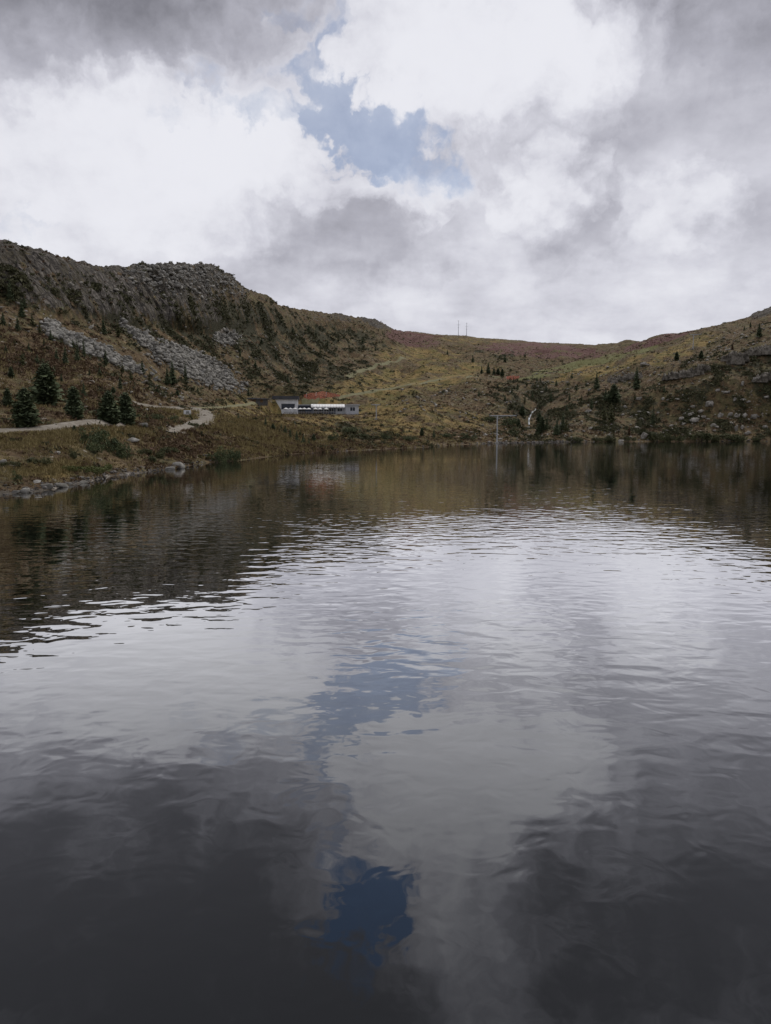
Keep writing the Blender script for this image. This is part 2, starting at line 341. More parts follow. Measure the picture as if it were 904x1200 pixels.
# merge
def grid_mesh(name, co_, faces4, mat=None, attrs=None):
    me = bpy.data.meshes.new(name); me.vertices.add(len(co_)); me.vertices.foreach_set('co', co_.astype(np.float32).ravel())
    k = faces4.shape[1]; nf = len(faces4)
    me.loops.add(nf * k); me.polygons.add(nf)
    me.loops.foreach_set('vertex_index', faces4.astype(np.int32).ravel())
    me.polygons.foreach_set('loop_start', np.arange(0, nf * k, k, dtype=np.int32))
    me.update(calc_edges=True)
    if attrs:
        for n_, v in attrs.items():
            at = me.attributes.new(n_, 'FLOAT_VECTOR', 'POINT'); at.data.foreach_set('vector', v.astype(np.float32).ravel())
    if mat: me.materials.append(mat)
    return me
def link(name, me, parent=None, loc=None, rz=None, **props):
    o = bpy.data.objects.new(name, me); C.objects.link(o)
    if parent: o.parent = parent
    if loc is not None: o.location = loc
    if rz is not None: o.rotation_euler = (0, 0, rz)
    for k, v in props.items():
        if v is not None: o[k] = v
    return o
def newmat(name, rough=.9):
    m = bpy.data.materials.new(name); m.use_nodes = True; n = NT(m.node_tree)
    b = m.node_tree.nodes['Principled BSDF']; b.inputs['Roughness'].default_value = rough
    b.inputs['Specular IOR Level'].default_value = .2
    return m, n, b
EXT = '#EXT'
def ground_material():
    m, n, b = newmat('mountain_ground', .95)
    geo = n.node('ShaderNodeNewGeometry').outputs['Position']
    A = n.node('ShaderNodeAttribute', attribute_name='coverA').outputs['Vector']; B = n.node('ShaderNodeAttribute', attribute_name='coverB').outputs['Vector']
    sa = n.node('ShaderNodeSeparateXYZ'); n.put(sa.inputs[0], A); sb = n.node('ShaderNodeSeparateXYZ'); n.put(sb.inputs[0], B)
    spk = n.node('ShaderNodeTexVoronoi', feature='F1'); n.put(spk.inputs['Vector'], n.mapping(geo, (1, 1, 1.6))); spk.inputs['Scale'].default_value = .75; spk.inputs['Randomness'].default_value = 1
    f1 = n.noise(geo, .18, 6, .65); f2 = n.noise(geo, .9, 6, .7); f3 = n.noise(geo, 3.2, 5, .7)
    def thr(mask, nz, amt=.9, lo=.42, hi=.62):
        v = n.math('ADD', mask, n.math('MULTIPLY', n.math('SUBTRACT', nz, .5), amt * 2)); return n.ramp(v, lo, hi)
    base = n.mix(n.ramp(f2, .35, .65), (.050, .037, .020), (.105, .080, .045))
    base = n.mix(n.ramp(f3, .35, .68), base, (.072, .048, .026))
    base = n.mix(n.ramp(f1, .45, .6), base, (.074, .066, .032))
    f5 = n.noise(geo, .42, 7, .75)
    base = n.mix(n.ramp(f5, .54, .64), base, (.155, .122, .066))
    base = n.mix(n.ramp(f5, .46, .38), base, (.030, .026, .016))
    spm = n.math('MULTIPLY', n.ramp(spk.outputs['Distance'], .30, .22), n.ramp(n.noise(geo, .11, 4, .6), .50, .60))
    base = n.mix(n.math('MULTIPLY', spm, n.ramp(f3, .3, .5)), base, (.20, .19, .165))
    gold = n.mix(n.ramp(f3, .3, .7), (.125, .092, .036), (.215, .160, .066))
    gold = n.mix(n.ramp(f1, .42, .6), gold, (.105, .093, .034))
    col = n.mix(thr(sa.outputs[2], f2, .6, .35, .7), base, gold)
    col = n.mix(thr(sb.outputs[1], f2, .4, .3, .7), col, n.mix(n.ramp(f3, .3, .7), (.075, .085, .035), (.125, .125, .052)))
    col = n.mix(thr(sb.outputs[0], f2, .7, .40, .66), col, n.mix(f3, (.066, .038, .036), (.118, .068, .060)))
    col = n.mix(thr(sb.outputs[2], f2, .8, .40, .62), col, n.mix(n.ramp(f3, .3, .7), (.018, .021, .012), (.045, .043, .024)))
    st = n.mapping(geo, (.8, .8, .35))
    vor = n.node('ShaderNodeTexVoronoi', feature='DISTANCE_TO_EDGE'); n.put(vor.inputs['Vector'], st); vor.inputs['Scale'].default_value = .55
    crack = n.ramp(vor.outputs['Distance'], .0, .12)
    rk = n.noise(st, 1.1, 8, .72)
    rock = n.mix(n.ramp(rk, .38, .74), (.036, .034, .030), (.20, .19, .175))
    rock = n.mix(n.ramp(n.noise(st, .16, 5, .7), .42, .62), rock, n.mix(f3, (.028, .028, .018), (.07, .062, .045)))
    rock = n.mix(crack, (.035, .033, .030), rock)
    col = n.mix(thr(sa.outputs[0], n.noise(geo, .5, 8, .75), 1.2, .42, .6), col, rock)
    v2 = n.node('ShaderNodeTexVoronoi', feature='F1'); n.put(v2.inputs['Vector'], geo); v2.inputs['Scale'].default_value = 1.0
    sc_c = n.mix(n.ramp(v2.outputs['Distance'], .15, .6), (.27, .26, .24), (.05, .046, .038))
    sc_c = n.mix(n.math('MULTIPLY', f3, .6), sc_c, (.14, .125, .10))
    col = n.mix(thr(sa.outputs[1], f2, .5, .4, .6), col, sc_c)
    n.put(b.inputs['Base Color'], n.vmath('MULTIPLY', col, (1.42, 1.34, 1.28)))
    bp = n.node('ShaderNodeBump'); bp.inputs['Strength'].default_value = .9; bp.inputs['Distance'].default_value = .9
    h = n.math('ADD', n.math('MULTIPLY', f2, .8), n.math('ADD', n.math('MULTIPLY', f3, .35), n.math('MULTIPLY', n.math('MULTIPLY', crack, sa.outputs[0]), .5)))
    n.put(bp.inputs['Height'], h); n.put(b.inputs['Normal'], bp.outputs[0])
    return m
idx = np.arange(nr * nc).reshape(nr, nc)
q = np.stack([idx[:-1, :-1], idx[:-1, 1:], idx[1:, 1:], idx[1:, :-1]], -1).reshape(-1, 4)
me = grid_mesh('mountain_terrain', np.stack([Xw, Yw, Zr2], -1).reshape(-1, 3), q, ground_material(),
               {'coverA': np.stack([m_rock, m_scree, m_gold], -1).reshape(-1, 3), 'coverB': np.stack([m_red, m_green, m_dark], -1).reshape(-1, 3)})
me.polygons.foreach_set('use_smooth', np.ones(len(q), dtype=bool))
link('mountain_terrain', me, kind='structure')

# ------------------------------------------------------------------ lake
def water_material():
    m, n, b = newmat('lake_water', .03)
    geo = n.node('ShaderNodeNewGeometry').outputs['Position']
    h1 = n.noise(n.mapping(geo, (.8, 1.25, 1), rot=(0, 0, R(8))), 1.5, 1.6, .4, dist=.3)
    h2 = n.noise(n.mapping(geo, (.7, 1.2, 1), rot=(0, 0, R(-14))), .42, 2, .5)
    h3 = n.noise(n.mapping(geo, (1, 1, 1)), 1.9, 1.0, .5, dist=1.0)
    spw = n.node('ShaderNodeSeparateXYZ'); n.put(spw.inputs[0], geo)
    gust = n.ramp(n.noise(n.mapping(geo, (.5, 1, 1)), .05, 3, .5), .35, .65, .35, 1.0)
    hh = n.math('ADD', n.math('MULTIPLY', h1, n.ramp(spw.outputs[1], 6, 13, .0065, .0115)), n.math('ADD', n.math('MULTIPLY', h2, .009), n.math('MULTIPLY', h3, n.ramp(spw.outputs[1], 5, 15, .0062, .0020))))
    band = n.math('MULTIPLY', n.ramp(spw.outputs[1], 6, 13, 1.05, 2.1), n.ramp(spw.outputs[1], 34, 60, 1, .5))
    hh = n.math('MULTIPLY', n.math('MULTIPLY', hh, gust), band)
    bp = n.node('ShaderNodeBump'); bp.inputs['Strength'].default_value = 1; bp.inputs['Distance'].default_value = 1; n.put(bp.inputs['Height'], hh)
    fr = n.node('ShaderNodeFresnel'); fr.inputs['IOR'].default_value = 1.333; n.put(fr.inputs['Normal'], bp.outputs[0])
    k = n.math('SMOOTH_MIN', n.math('MULTIPLY', fr.outputs[0], 3.0), .84, .15)
    dif = n.node('ShaderNodeBsdfDiffuse'); n.put(dif.inputs[0], (.004, .005, .005))
    gl = n.node('ShaderNodeBsdfGlossy'); n.put(gl.inputs[0], (1, 1, 1)); gl.inputs['Roughness'].default_value = .012; n.put(gl.inputs['Normal'], bp.outputs[0])
    mx = n.node('ShaderNodeMixShader'); n.put(mx.inputs[0], k); n.l.new(dif.outputs[0], mx.inputs[1]); n.l.new(gl.outputs[0], mx.inputs[2])
    n.n.remove(b); n.l.new(mx.outputs[0], n.n['Material Output'].inputs[0])
    return m
aw = AZ[::6]; dw = D0[::6] + 12
dw = np.where(np.abs(aw) > R(100), D0[::6] + 1.2, dw)
ring = np.stack([dw * np.sin(aw), dw * np.cos(aw), 0 * dw], -1)
verts = np.concatenate([[[0, 0, 0]], ring]); nR = len(ring)
i_ = np.arange(nR - 1) + 1
tri = np.stack([0 * i_, i_ + 1, i_], -1)
link('lake_water', grid_mesh('lake_water', verts, tri, water_material()), kind='structure')
#NEXT
# ------------------------------------------------------------------ placing on the terrain
_fm = (np.abs(AZ) < R(32)); _c0 = np.where(_fm)[0][0]; _c1 = np.where(_fm)[0][-1] + 1
sPX, sPY, sD = PX[r0:i5 + 1, _c0:_c1], PY[r0:i5 + 1, _c0:_c1], Dr2[r0:i5 + 1, _c0:_c1]
sX, sY, sZ = Xw[r0:i5 + 1, _c0:_c1], Yw[r0:i5 + 1, _c0:_c1], Zr2[r0:i5 + 1, _c0:_c1]
def hit(X, Y):
    d = np.hypot(sPX - X, sPY - Y); m = d.min(); k = np.where((d < m + .6).ravel())[0]
    j = k[np.argmin(sD.ravel()[k])]
    return np.array([sX.ravel()[j], sY.ravel()[j], sZ.ravel()[j]])
def ground_z(x, y):
    a = math.atan2(x, y); d = math.hypot(x, y); c = np.searchsorted(AZ, a); c = min(max(c, 1), len(AZ) - 1)
    t = (a - AZ[c - 1]) / (AZ[c] - AZ[c - 1])
    z0 = np.interp(d, Dr2[:, c - 1], Zr2[:, c - 1]); z1 = np.interp(d, Dr2[:, c], Zr2[:, c]); return z0 * (1 - t) + z1 * t
def flatmat(name, c1, c2=None, scale=1.5, rough=.9, bump=0, spec=.2, lo=.35, hi=.65):
    m, n, b = newmat(name, rough); b.inputs['Specular IOR Level'].default_value = spec
    geo = n.node('ShaderNodeNewGeometry').outputs['Position']
    f = n.noise(geo, scale, 6, .65)
    n.put(b.inputs['Base Color'], n.mix(n.ramp(f, lo, hi), c1, c2 or tuple(x * .7 for x in c1)))
    if bump:
        bp = n.node('ShaderNodeBump'); bp.inputs['Strength'].default_value = .8; bp.inputs['Distance'].default_value = bump
        n.put(bp.inputs['Height'], f); n.put(b.inputs['Normal'], bp.outputs[0])
    return m
def leafmat(name, c1, c2, attr=True):
    m, n, b = newmat(name, .8)
    oi = n.node('ShaderNodeObjectInfo').outputs['Random']
    geo = n.node('ShaderNodeNewGeometry').outputs['Position']
    f = n.noise(geo, 1.3, 4, .7)
    if attr: v = n.node('ShaderNodeAttribute', attribute_name='tone').outputs['Fac']
    else: v = oi
    v = n.math('ADD', n.math('MULTIPLY', v, .6), n.math('MULTIPLY', n.ramp(f, .3, .7), .5), clamp=True)
    n.put(b.inputs['Base Color'], n.mix(v, c1, c2)); return m

# ------------------------------------------------------------------ paths draped over the slope
gravel = flatmat('gravel', (.25, .225, .19), (.155, .135, .105), 1.2, bump=.05)
grasspath = flatmat('worn_turf', (.185, .17, .095), (.13, .125, .062), .8, bump=.05)
def drape(name, pts, wid, mat, lift=.10, step=1.0):
    P_ = []
    for (x0, y0), (x1, y1) in zip(pts[:-1], pts[1:]):
        n_ = max(2, int(math.hypot(x1 - x0, y1 - y0) / 4))
        for i in range(n_): t = i / n_; P_.append(hit(x0 + (x1 - x0) * t, y0 + (y1 - y0) * t))
    P_.append(hit(*pts[-1])); P_ = np.array(P_)[:, :2]
    P_ = np.stack([np.convolve(np.pad(P_[:, i], 2, mode='edge'), np.ones(5) / 5, 'valid') for i in (0, 1)], -1)
    s_ = np.concatenate([[0], np.cumsum(np.hypot(*np.diff(P_, axis=0).T))]); ns = max(4, int(s_[-1] / step))
    t_ = np.linspace(0, s_[-1], ns); x = np.interp(t_, s_, P_[:, 0]); y = np.interp(t_, s_, P_[:, 1])
    tx, ty = np.gradient(x), np.gradient(y); l_ = np.hypot(tx, ty) + 1e-9; nx, ny = -ty / l_, tx / l_
    V = []; K = 7
    wv = wid * (1 + .18 * np.sin(t_ * .31) + .1 * np.sin(t_ * 1.13))
    for i in range(ns):
        zc = ground_z(x[i], y[i])
        for k in range(K):
            o = (k / (K - 1) - .5) * wv[i]; xx, yy = x[i] + nx[i] * o, y[i] + ny[i] * o
            V.append((xx, yy, ground_z(xx, yy) + (lift if 0 < k < K - 1 else -.05)))
    id_ = np.arange(ns * K).reshape(ns, K)
    f_ = np.stack([id_[:-1, :-1], id_[1:, :-1], id_[1:, 1:], id_[:-1, 1:]], -1).reshape(-1, 4)
    me = grid_mesh(name, np.array(V), f_, mat); me.polygons.foreach_set('use_smooth', np.ones(len(f_), dtype=bool))
    link(name, me, kind='structure')
for nm, (pts, wm) in PATHS.items():
    drape(nm, pts, wm, grasspath if nm in ('slope_track', 'high_track', 'restaurant_track') else gravel, .18, 1.0)
drape('mountain_stream', [(629, 477), (624, 482), (621.5, 485), (621, 490), (618.5, 495), (621, 499)], .8, flatmat('white_water', (.50, .53, .54), (.09, .10, .09), .35, .3, lo=.42, hi=.58), .3, .7)

# ------------------------------------------------------------------ stuff: ground cover and loose stone
rng = np.random.RandomState(11)
def clumps(name, n, mask, rad, flat_, nt, mat, label, leaf=.45, near=0, up=False, pw=.55):
    area = np.abs(sD * (AZ[1] - AZ[0]) if False else sD * R(64) / n_in) * np.abs(np.gradient(sD, axis=0))
    p = mask[r0:i5 + 1, _c0:_c1] * area ** pw * (sD - D0[None, _c0:_c1] > .8)
    p = p.ravel() / p.sum(); j = rng.choice(len(p), n, p=p)
    c = np.stack([sX.ravel()[j], sY.ravel()[j], sZ.ravel()[j]], -1)
    dist = sD.ravel()[j]; c[:, :2] += rng.normal(size=(n, 2)) * (dist[:, None] * .0008)
    r = rng.uniform(rad[0], rad[1], n) * np.clip(dist / 160, .35, 1.0)
    if up:
        base = np.repeat(c, nt, 0); rr = np.repeat(r, nt)
        b0 = base + np.stack([rng.normal(size=len(rr)) * rr * .5, rng.normal(size=len(rr)) * rr * .5, -.05 + 0 * rr], -1)
        th = rng.uniform(0, 6.28, len(rr)); wv = np.stack([np.cos(th), np.sin(th), 0 * th], -1) * (rr * .12)[:, None]
        tip = b0 + np.stack([rng.normal(size=len(rr)) * rr * .35, rng.normal(size=len(rr)) * rr * .35, rr * rng.uniform(.5, 1.1, len(rr))], -1)
        V = np.stack([b0 - wv, b0 + wv, tip], 1).reshape(-1, 3)
    else:
        d = rng.normal(size=(n, nt, 3)); d /= np.linalg.norm(d, axis=2)[:, :, None]; d[:, :, 2] = np.abs(d[:, :, 2]) * flat_
        ctr = c[:, None, :] + d * r[:, None, None] * rng.uniform(.55, 1.0, (n, nt, 1)) - np.array([0, 0, .05])
        e1 = rng.normal(size=(n, nt, 3)); e2 = rng.normal(size=(n, nt, 3)); ls = (r * leaf)[:, None, None]
        e1 *= ls * .7; e2 *= ls * .7
        V = np.stack([ctr - e1, ctr + e1, ctr + e2], 2).reshape(-1, 3)
    Fc = np.arange(len(V)).reshape(-1, 3)
    me = grid_mesh(name, V, Fc, mat)
    at = me.attributes.new('tone', 'FLOAT', 'POINT'); at.data.foreach_set('value', np.repeat(rng.rand(n), nt * 3).astype(np.float32))
    link(name, me, kind='stuff', label=label)
flat2 = np.zeros_like(PX)
for nm, (pts, wm) in PATHS.items(): flat2 = np.maximum(flat2, 1 - sstep(seg_dist(pts), *((2.5, 4.5) if nm in ('gravel_road', 'lakeside_path') else (1.6, 3))))
flat = np.maximum(np.where(_pw > .95, flat, 0), flat2)
clear = (1 - np.clip(flat * 1.3, 0, 1)) * (flat < .3) * (1 - .85 * ell(232, 489, 40, 15, 0, .3))
clumps('dark_scrub', 13000, (1 - .75 * m_gold) * (m_dark ** 1.3 * .9 + .03 + .55 * cliff * (1 - m_rock) * sstep(PY - ridgeY, 6, 30)) * np.exp(-(Dr / 560) ** 4) * (.12 + sstep(n2 + n4 * .6, -.02, .3)) * (1 - m_scree * .9) * (1 - .6 * m_rock), (.4, 1.15), .5, 18, leafmat('scrub_leaves', (.036, .040, .020), (.094, .090, .044)), 'low dark green juniper and alder scrub over the slopes')
clumps('heather', 20000, (1 - .85 * m_gold * sstep(Dr, 200, 400)) * (m_red * .8 + .22) * np.exp(-(Dr / 620) ** 4) * clear * (1 - m_scree * .9) * (1 - .8 * m_rock), (.3, .8), .4, 12, leafmat('heather_leaves', (.062, .040, .024), (.150, .095, .055)), 'brown and rust coloured heather across the hillsides')
clumps('dry_grass', 16000, (m_gold ** .8 + .06) * clear * (1 - cliff) * (1 - m_scree * .8), (.35, .8), .5, 9, leafmat('grass_blades', (.12, .095, .042), (.29, .225, .10)), 'tufts of dry yellow grass on the lower slopes', up=True, pw=.4)

hard = (flat < .25) * (1 - .85 * ell(232, 489, 40, 15, 0, .3)); nearm = sstep(200 - Dr, 0, 60) * hard
clumps('bank_grass', 12000, nearm * (.05 + m_gold ** 1.5 + .4 * m_green) * (1 - m_scree), (.5, 1.0), .5, 8, leafmat('bank_blades', (.115, .090, .038), (.27, .215, .095)), 'rough yellow and tawny grass on the left bank', up=True, pw=.5)
clumps('bank_heather', 8000, nearm * (.12 + m_red + m_dark) * sstep(n2 + n3 * .7, -.25, .3) * (1 - m_scree), (.5, 1.2), .45, 16, leafmat('bank_heath_leaves', (.060, .036, .022), (.135, .090, .050)), 'brown heather and bilberry on the left bank', leaf=.3, pw=.5)
def ico_rock(seed, planes=9, sub=1):
    r_ = np.random.RandomState(seed)
    import bmesh
    bm = bmesh.new(); bmesh.ops.create_icosphere(bm, subdivisions=sub + 1, radius=1)
    V = np.array([v.co[:] for v in bm.verts]); Fc = np.array([[v.index for v in f.verts] for f in bm.faces]); bm.free()
    AX = [(1,0,0),(-1,0,0),(0,1,0),(0,-1,0),(0,0,1),(0,0,-1)]
    for _ in range(planes):
        nrm = (np.array(AX[_]) + r_.normal(size=3) * .42) if _ < 6 else r_.normal(size=3)
        nrm = nrm / np.linalg.norm(nrm); h = r_.uniform(.42, .62) if _ < 6 else r_.uniform(.6, .85)
        d = V @ nrm - h; V = V - np.where(d > 0, d, 0)[:, None] * nrm
    V *= r_.uniform(.85, 1.15, 3); return V, Fc
ROCKS = [ico_rock(50 + i, 10, 0) for i in range(8)]
def stones(name, n, mask, rad, mat, label, pw=.6, zf=.6):
    area = sD * R(64) / n_in * np.abs(np.gradient(sD, axis=0))
    p = mask[r0:i5 + 1, _c0:_c1] * area ** pw; p = p.ravel() / p.sum(); j = rng.choice(len(p), n, p=p)
    c = np.stack([sX.ravel()[j], sY.ravel()[j], sZ.ravel()[j]], -1); dist = sD.ravel()[j]
    c[:, :2] += rng.normal(size=(n, 2)) * .3
    r = (rad[0] * (rad[1] / rad[0]) ** (rng.rand(n) ** 1.8)) * np.clip(dist / 200, .3, 1.2)
    Vs, Fs, o = [], [], 0
    th = rng.uniform(0, 6.28, n); tl = rng.normal(size=n) * .35
    for k in range(8):
        s_ = np.where(np.arange(n) % 8 == k)[0]
        V, Fc = ROCKS[k]; V = V * (1.2, .9, zf)
        c_, s2 = np.cos(th[s_])[:, None], np.sin(th[s_])[:, None]; ct, st = np.cos(tl[s_])[:, None], np.sin(tl[s_])[:, None]
        x, y, z = V[None, :, 0], V[None, :, 1], V[None, :, 2]
        x, z = x * ct + z * st, -x * st + z * ct
        W = np.stack([x * c_ - y * s2, x * s2 + y * c_, z + .15], -1) * r[s_][:, None, None] + c[s_][:, None, :]
        Vs.append(W.reshape(-1, 3)); Fs.append((Fc[None] + (np.arange(len(s_)) * len(V))[:, None, None]).reshape(-1, 3) + o); o += len(s_) * len(V)
    me = grid_mesh(name, np.concatenate(Vs), np.concatenate(Fs), mat); link(name, me, kind='stuff', label=label)
stone = flatmat('grey_stone', (.29, .28, .255), (.10, .095, .082), .7, bump=.12)
pale = flatmat('pale_lichen_stone', (.33, .31, .275), (.13, .12, .10), 1.1, bump=.10)
stones('scree', 7000, (m_scree * (scr > .1)) ** 2 + .10 * sstep(scr, .02, .3), (.3, 1.5), stone, 'fields of grey scree below the left cliff')
stones('summit_rubble', 1500, ell(228, 330, 62, 17, 5, .6) * m_rock, (.25, 1.5), stone, 'grey broken rock on the left summit')
stones('shore_stones', 1000, (1 - sstep(np.abs(Dr - D0[None, :] - .8), .8, 2.6)) * (sstep(250 - PX, 0, 60) + .35 * ell(620, 518, 60, 8) + .05), (.15, .8), flatmat('shore_rock', (.20, .185, .17), (.07, .064, .055), 1.5, bump=.1), 'small stones along the waterline', pw=.5, zf=.5)
sc_m = np.maximum.reduce([ell(110, 345, 110, 22, 12, .5) * .7, ell(210, 370, 80, 22, 12, .5) * .6, ell(830, 480, 75, 30, 0, .6), ell(730, 500, 70, 22, 0, .6), ell(740, 436, 90, 12, -15, .6) * 1.2, ell(655, 444, 40, 9, -5, .5) * 2, ell(540, 470, 70, 18, 0, .6) * .8, ell(120, 455, 120, 22, 8, .6) * .8, ell(300, 405, 60, 30, 15, .6) * .9, ell(860, 405, 50, 14, -15, .6) * 1.2, ell(620, 505, 60, 10, 0, .5), ell(80, 395, 100, 25, 15, .5) * .6])
stones('scattered_stones', 1500, sc_m * clear * sstep(n2 + n3, -.3, .4) * (Dr > D0[None, :] + 1), (.3, 1.15), pale, 'pale stones strewn over the grassy slopes', zf=.55)

# ------------------------------------------------------------------ boulders and outcrops
ORD = ['first', 'second', 'third', 'fourth', 'fifth', 'sixth', 'seventh', 'eighth', 'ninth', 'tenth', 'eleventh', 'twelfth', 'thirteenth', 'fourteenth', 'fifteenth', 'sixteenth']
def ordinal(i, n):
    return 'leftmost' if i == 0 else 'rightmost' if i == n - 1 else ORD[i] + ' from the left'
BIG = [ico_rock(90 + i, 14, 1) for i in range(6)]
def rock_at(name, X, Y, wp, hp, mat, seed, **props):
    p = hit(X, Y); d = math.hypot(p[0], p[1]); m = d / F
    V, Fc = BIG[seed % 6]; V = V.copy(); rs = np.random.RandomState(seed)
    V += (np.stack([perlin(V[:, 0] * 2.3 + seed, V[:, 1] * 2.3, V[:, 2] * 2.3 + i * 9) for i in range(3)], -1)) * .18
    lo, hi = V.min(0), V.max(0); V = (V - (lo + hi) / 2) / (hi - lo)
    a = math.atan2(p[0], p[1]); hh = hp * m * (1.05 if wp * m < 4 else 1.2)
    V = V * (wp * m, max(wp * m * .75, hh * .7), hh)
    V[:, 2] += V[:, 0] * .18 * hh / (wp * m) + hh * .5 - hh * .25
    me = grid_mesh(name, V, Fc, mat); link(name, me, loc=p, rz=-a + rs.uniform(-.25, .25), **props)
BZ = {
 'shore': ('boulder', 'on the stony left lakeshore', 'boulders along the left lakeshore', stone, [(19,577,8,4),(29,577,11,6),(43,565,9,4),(49,569,6,3),(55,572,12,6),(71,571,17,7),(82,567,6,3),(94,561,8,4),(98,566,10,4)]),
 'inlet': ('boulder', 'at the waterline below red heather', 'boulders below the red heather patch', stone, [(168,552,7,3),(199,551,12,4),(209,548,16,9),(238,534,13,3)]),
 'bank': ('boulder', 'in the bank below the path', 'boulders in the left bank', stone, [(4,542,8,5),(68,531,7,4),(154,517,18,6),(167,500,13,6)]),
 'slabs': ('boulder', 'in the right slope cluster', 'pale boulders in the right slope cluster', pale, [(799,492,6,5),(808,487,7,4),(812,477,6,3),(814,494,10,6),(821,483,7,4),(824,489,6,3),(831,475,9,7)]),
 'line': ('boulder', 'in the low row on the right slope', 'pale boulders in the row on the right slope', pale, [(845,488,6,6),(856,487,6,5),(864,488,7,5),(873,488,6,6),(883,489,7,5),(897,501,6,4)]),
 'below': ('boulder', 'just above the right shore bushes', 'pale boulders above the right shore', pale, [(836,499,7,4),(863.5,504,4,7),(870,502,3,5),(877,508,8,5)]),
 'upper': ('boulder', 'high on the grassy right slope', 'pale boulders high on the right slope', pale, [(842,458,5,3),(850,460,6,3),(862,469,4,4),(871,451,4,5),(871,469,6,3),(878,471,5,2.5),(886,446,9,6),(899,466,6,3)]),
 'middle': ('boulder', 'among the trees on the right', 'pale boulders between the stream and the right slope', pale, [(689,482,9,3.5),(691,457,4,3),(728,517,7,3),(746,501,6,3),(748,468,7,3.5),(754,428,9,4),(755,513,9,9),(771,484,3.5,2.5),(777,468,3.5,3.5),(786,499,6,3)]),
 'stream': ('boulder', 'on the slope left of the stream', 'white boulders left of the stream', pale, [(549,494,3.5,3),(539,489,3,2.5)]),
}
def size_word(v, vals):
    r_ = sorted(vals).index(v) / max(1, len(vals) - 1); return 'large' if r_ > .7 else 'small' if r_ < .3 else 'medium'
si = 0
for zn, (nm, where, grp, mt, L_) in BZ.items():
    L_ = sorted(L_); vals = [a[2] * a[3] for a in L_]
    for i, (X, Y, wp, hp) in enumerate(L_):
        tone_ = 'pale' if mt is pale else 'grey'
        shape = 'flat' if wp > 2.2 * hp else 'upright' if hp > wp else 'rounded'
        rock_at(nm, X, Y, wp, hp, mt, si, label=f'{size_word(wp*hp, vals)} {shape} {tone_} boulder {where}, {ordinal(i, len(L_))}', category='boulder', group=grp); si += 1
def crag_at(name, X, Y, wp, hp, mat, seed, **props):
    import bmesh
    bm = bmesh.new(); bmesh.ops.create_cube(bm, size=1); bmesh.ops.subdivide_edges(bm, edges=bm.edges[:], cuts=11, use_grid_fill=True)
    V = np.array([v.co[:] for v in bm.verts]); Fc = np.array([[v.index for v in f.verts] for f in bm.faces]); bm.free()
    p = hit(X, Y); m = math.hypot(p[0], p[1]) / F; a = math.atan2(p[0], p[1])
    W = V * (wp, wp * .7, hp); x, y, z = W.T
    st = lambda q, k: np.round(q * k) / k
    nv = st(perlin(x * .55 + seed * 3.7, y * .4 + seed, z * .10), 5) * 1.6 + perlin(x * 1.1, y * .9 + seed, z * .35 + 7) * .5
    topn = st(perlin(x * .33 + seed * 1.3, y * .3, 0 * z + seed), 5)
    k = z / hp + .5
    W[:, 2] += k * hp * (topn * .75 - .15 * np.abs(V[:, 0]) * 2) - (1 - k) * 0
    d = V[:, :2] / (np.abs(V[:, :2]).max(1)[:, None] + 1e-6)
    W[:, :2] += d * nv[:, None] * .9 - d * (k * wp * .10)[:, None]
    W[:, 0] += perlin(x * .7, y * .7, z * .7 + seed) * 1.0; W[:, 2] += perlin(x * .8 + 3, y * .7, z * .7 + seed) * .7
    W *= m; W[:, 2] += hp * m * .32
    me = grid_mesh(name, W, Fc, mat); link(name, me, loc=p, rz=-a + (seed % 5 - 2) * .12, **props)
darkrock = flatmat('outcrop_rock', (.20, .18, .15), (.05, .044, .034), .45, bump=.5)
OUT = [(719,448,9,9),(728,446,9,9),(737,444,9,9),(747,443,8,8),(783,444,9,9),(793,443,10,10),(803,441,9,10),(811,440,8,12),(819,438,8,13),(827,434,7,10),
       (853,422,9,9),(862,425,12,16),(871,422,9,13),(884,415,9,9),(895,414,12,12),(903,412,9,11),(893,446,9,10),(902,445,9,11)]
OUT.sort()
for i, (X, Y, wp, hp) in enumerate(OUT):
    bnd = 'left end of the cliff band' if X < 760 else 'middle of the cliff band' if X < 840 else 'high cliffs at the right edge' if Y < 430 else 'low step at the right edge'
    same = [o for o in OUT if (o[0] < 760) == (X < 760) and (760 <= o[0] < 840) == (760 <= X < 840) and ((o[1] < 430) == (Y < 430) or X < 840)]
    crag_at('rock_outcrop', X, Y, wp * 1.35, hp * .66, darkrock, 200 + i, label=f'grey crag in the {bnd}, {ordinal(same.index((X, Y, wp, hp)), len(same))}', category='rock outcrop', group='crags on the right slope')

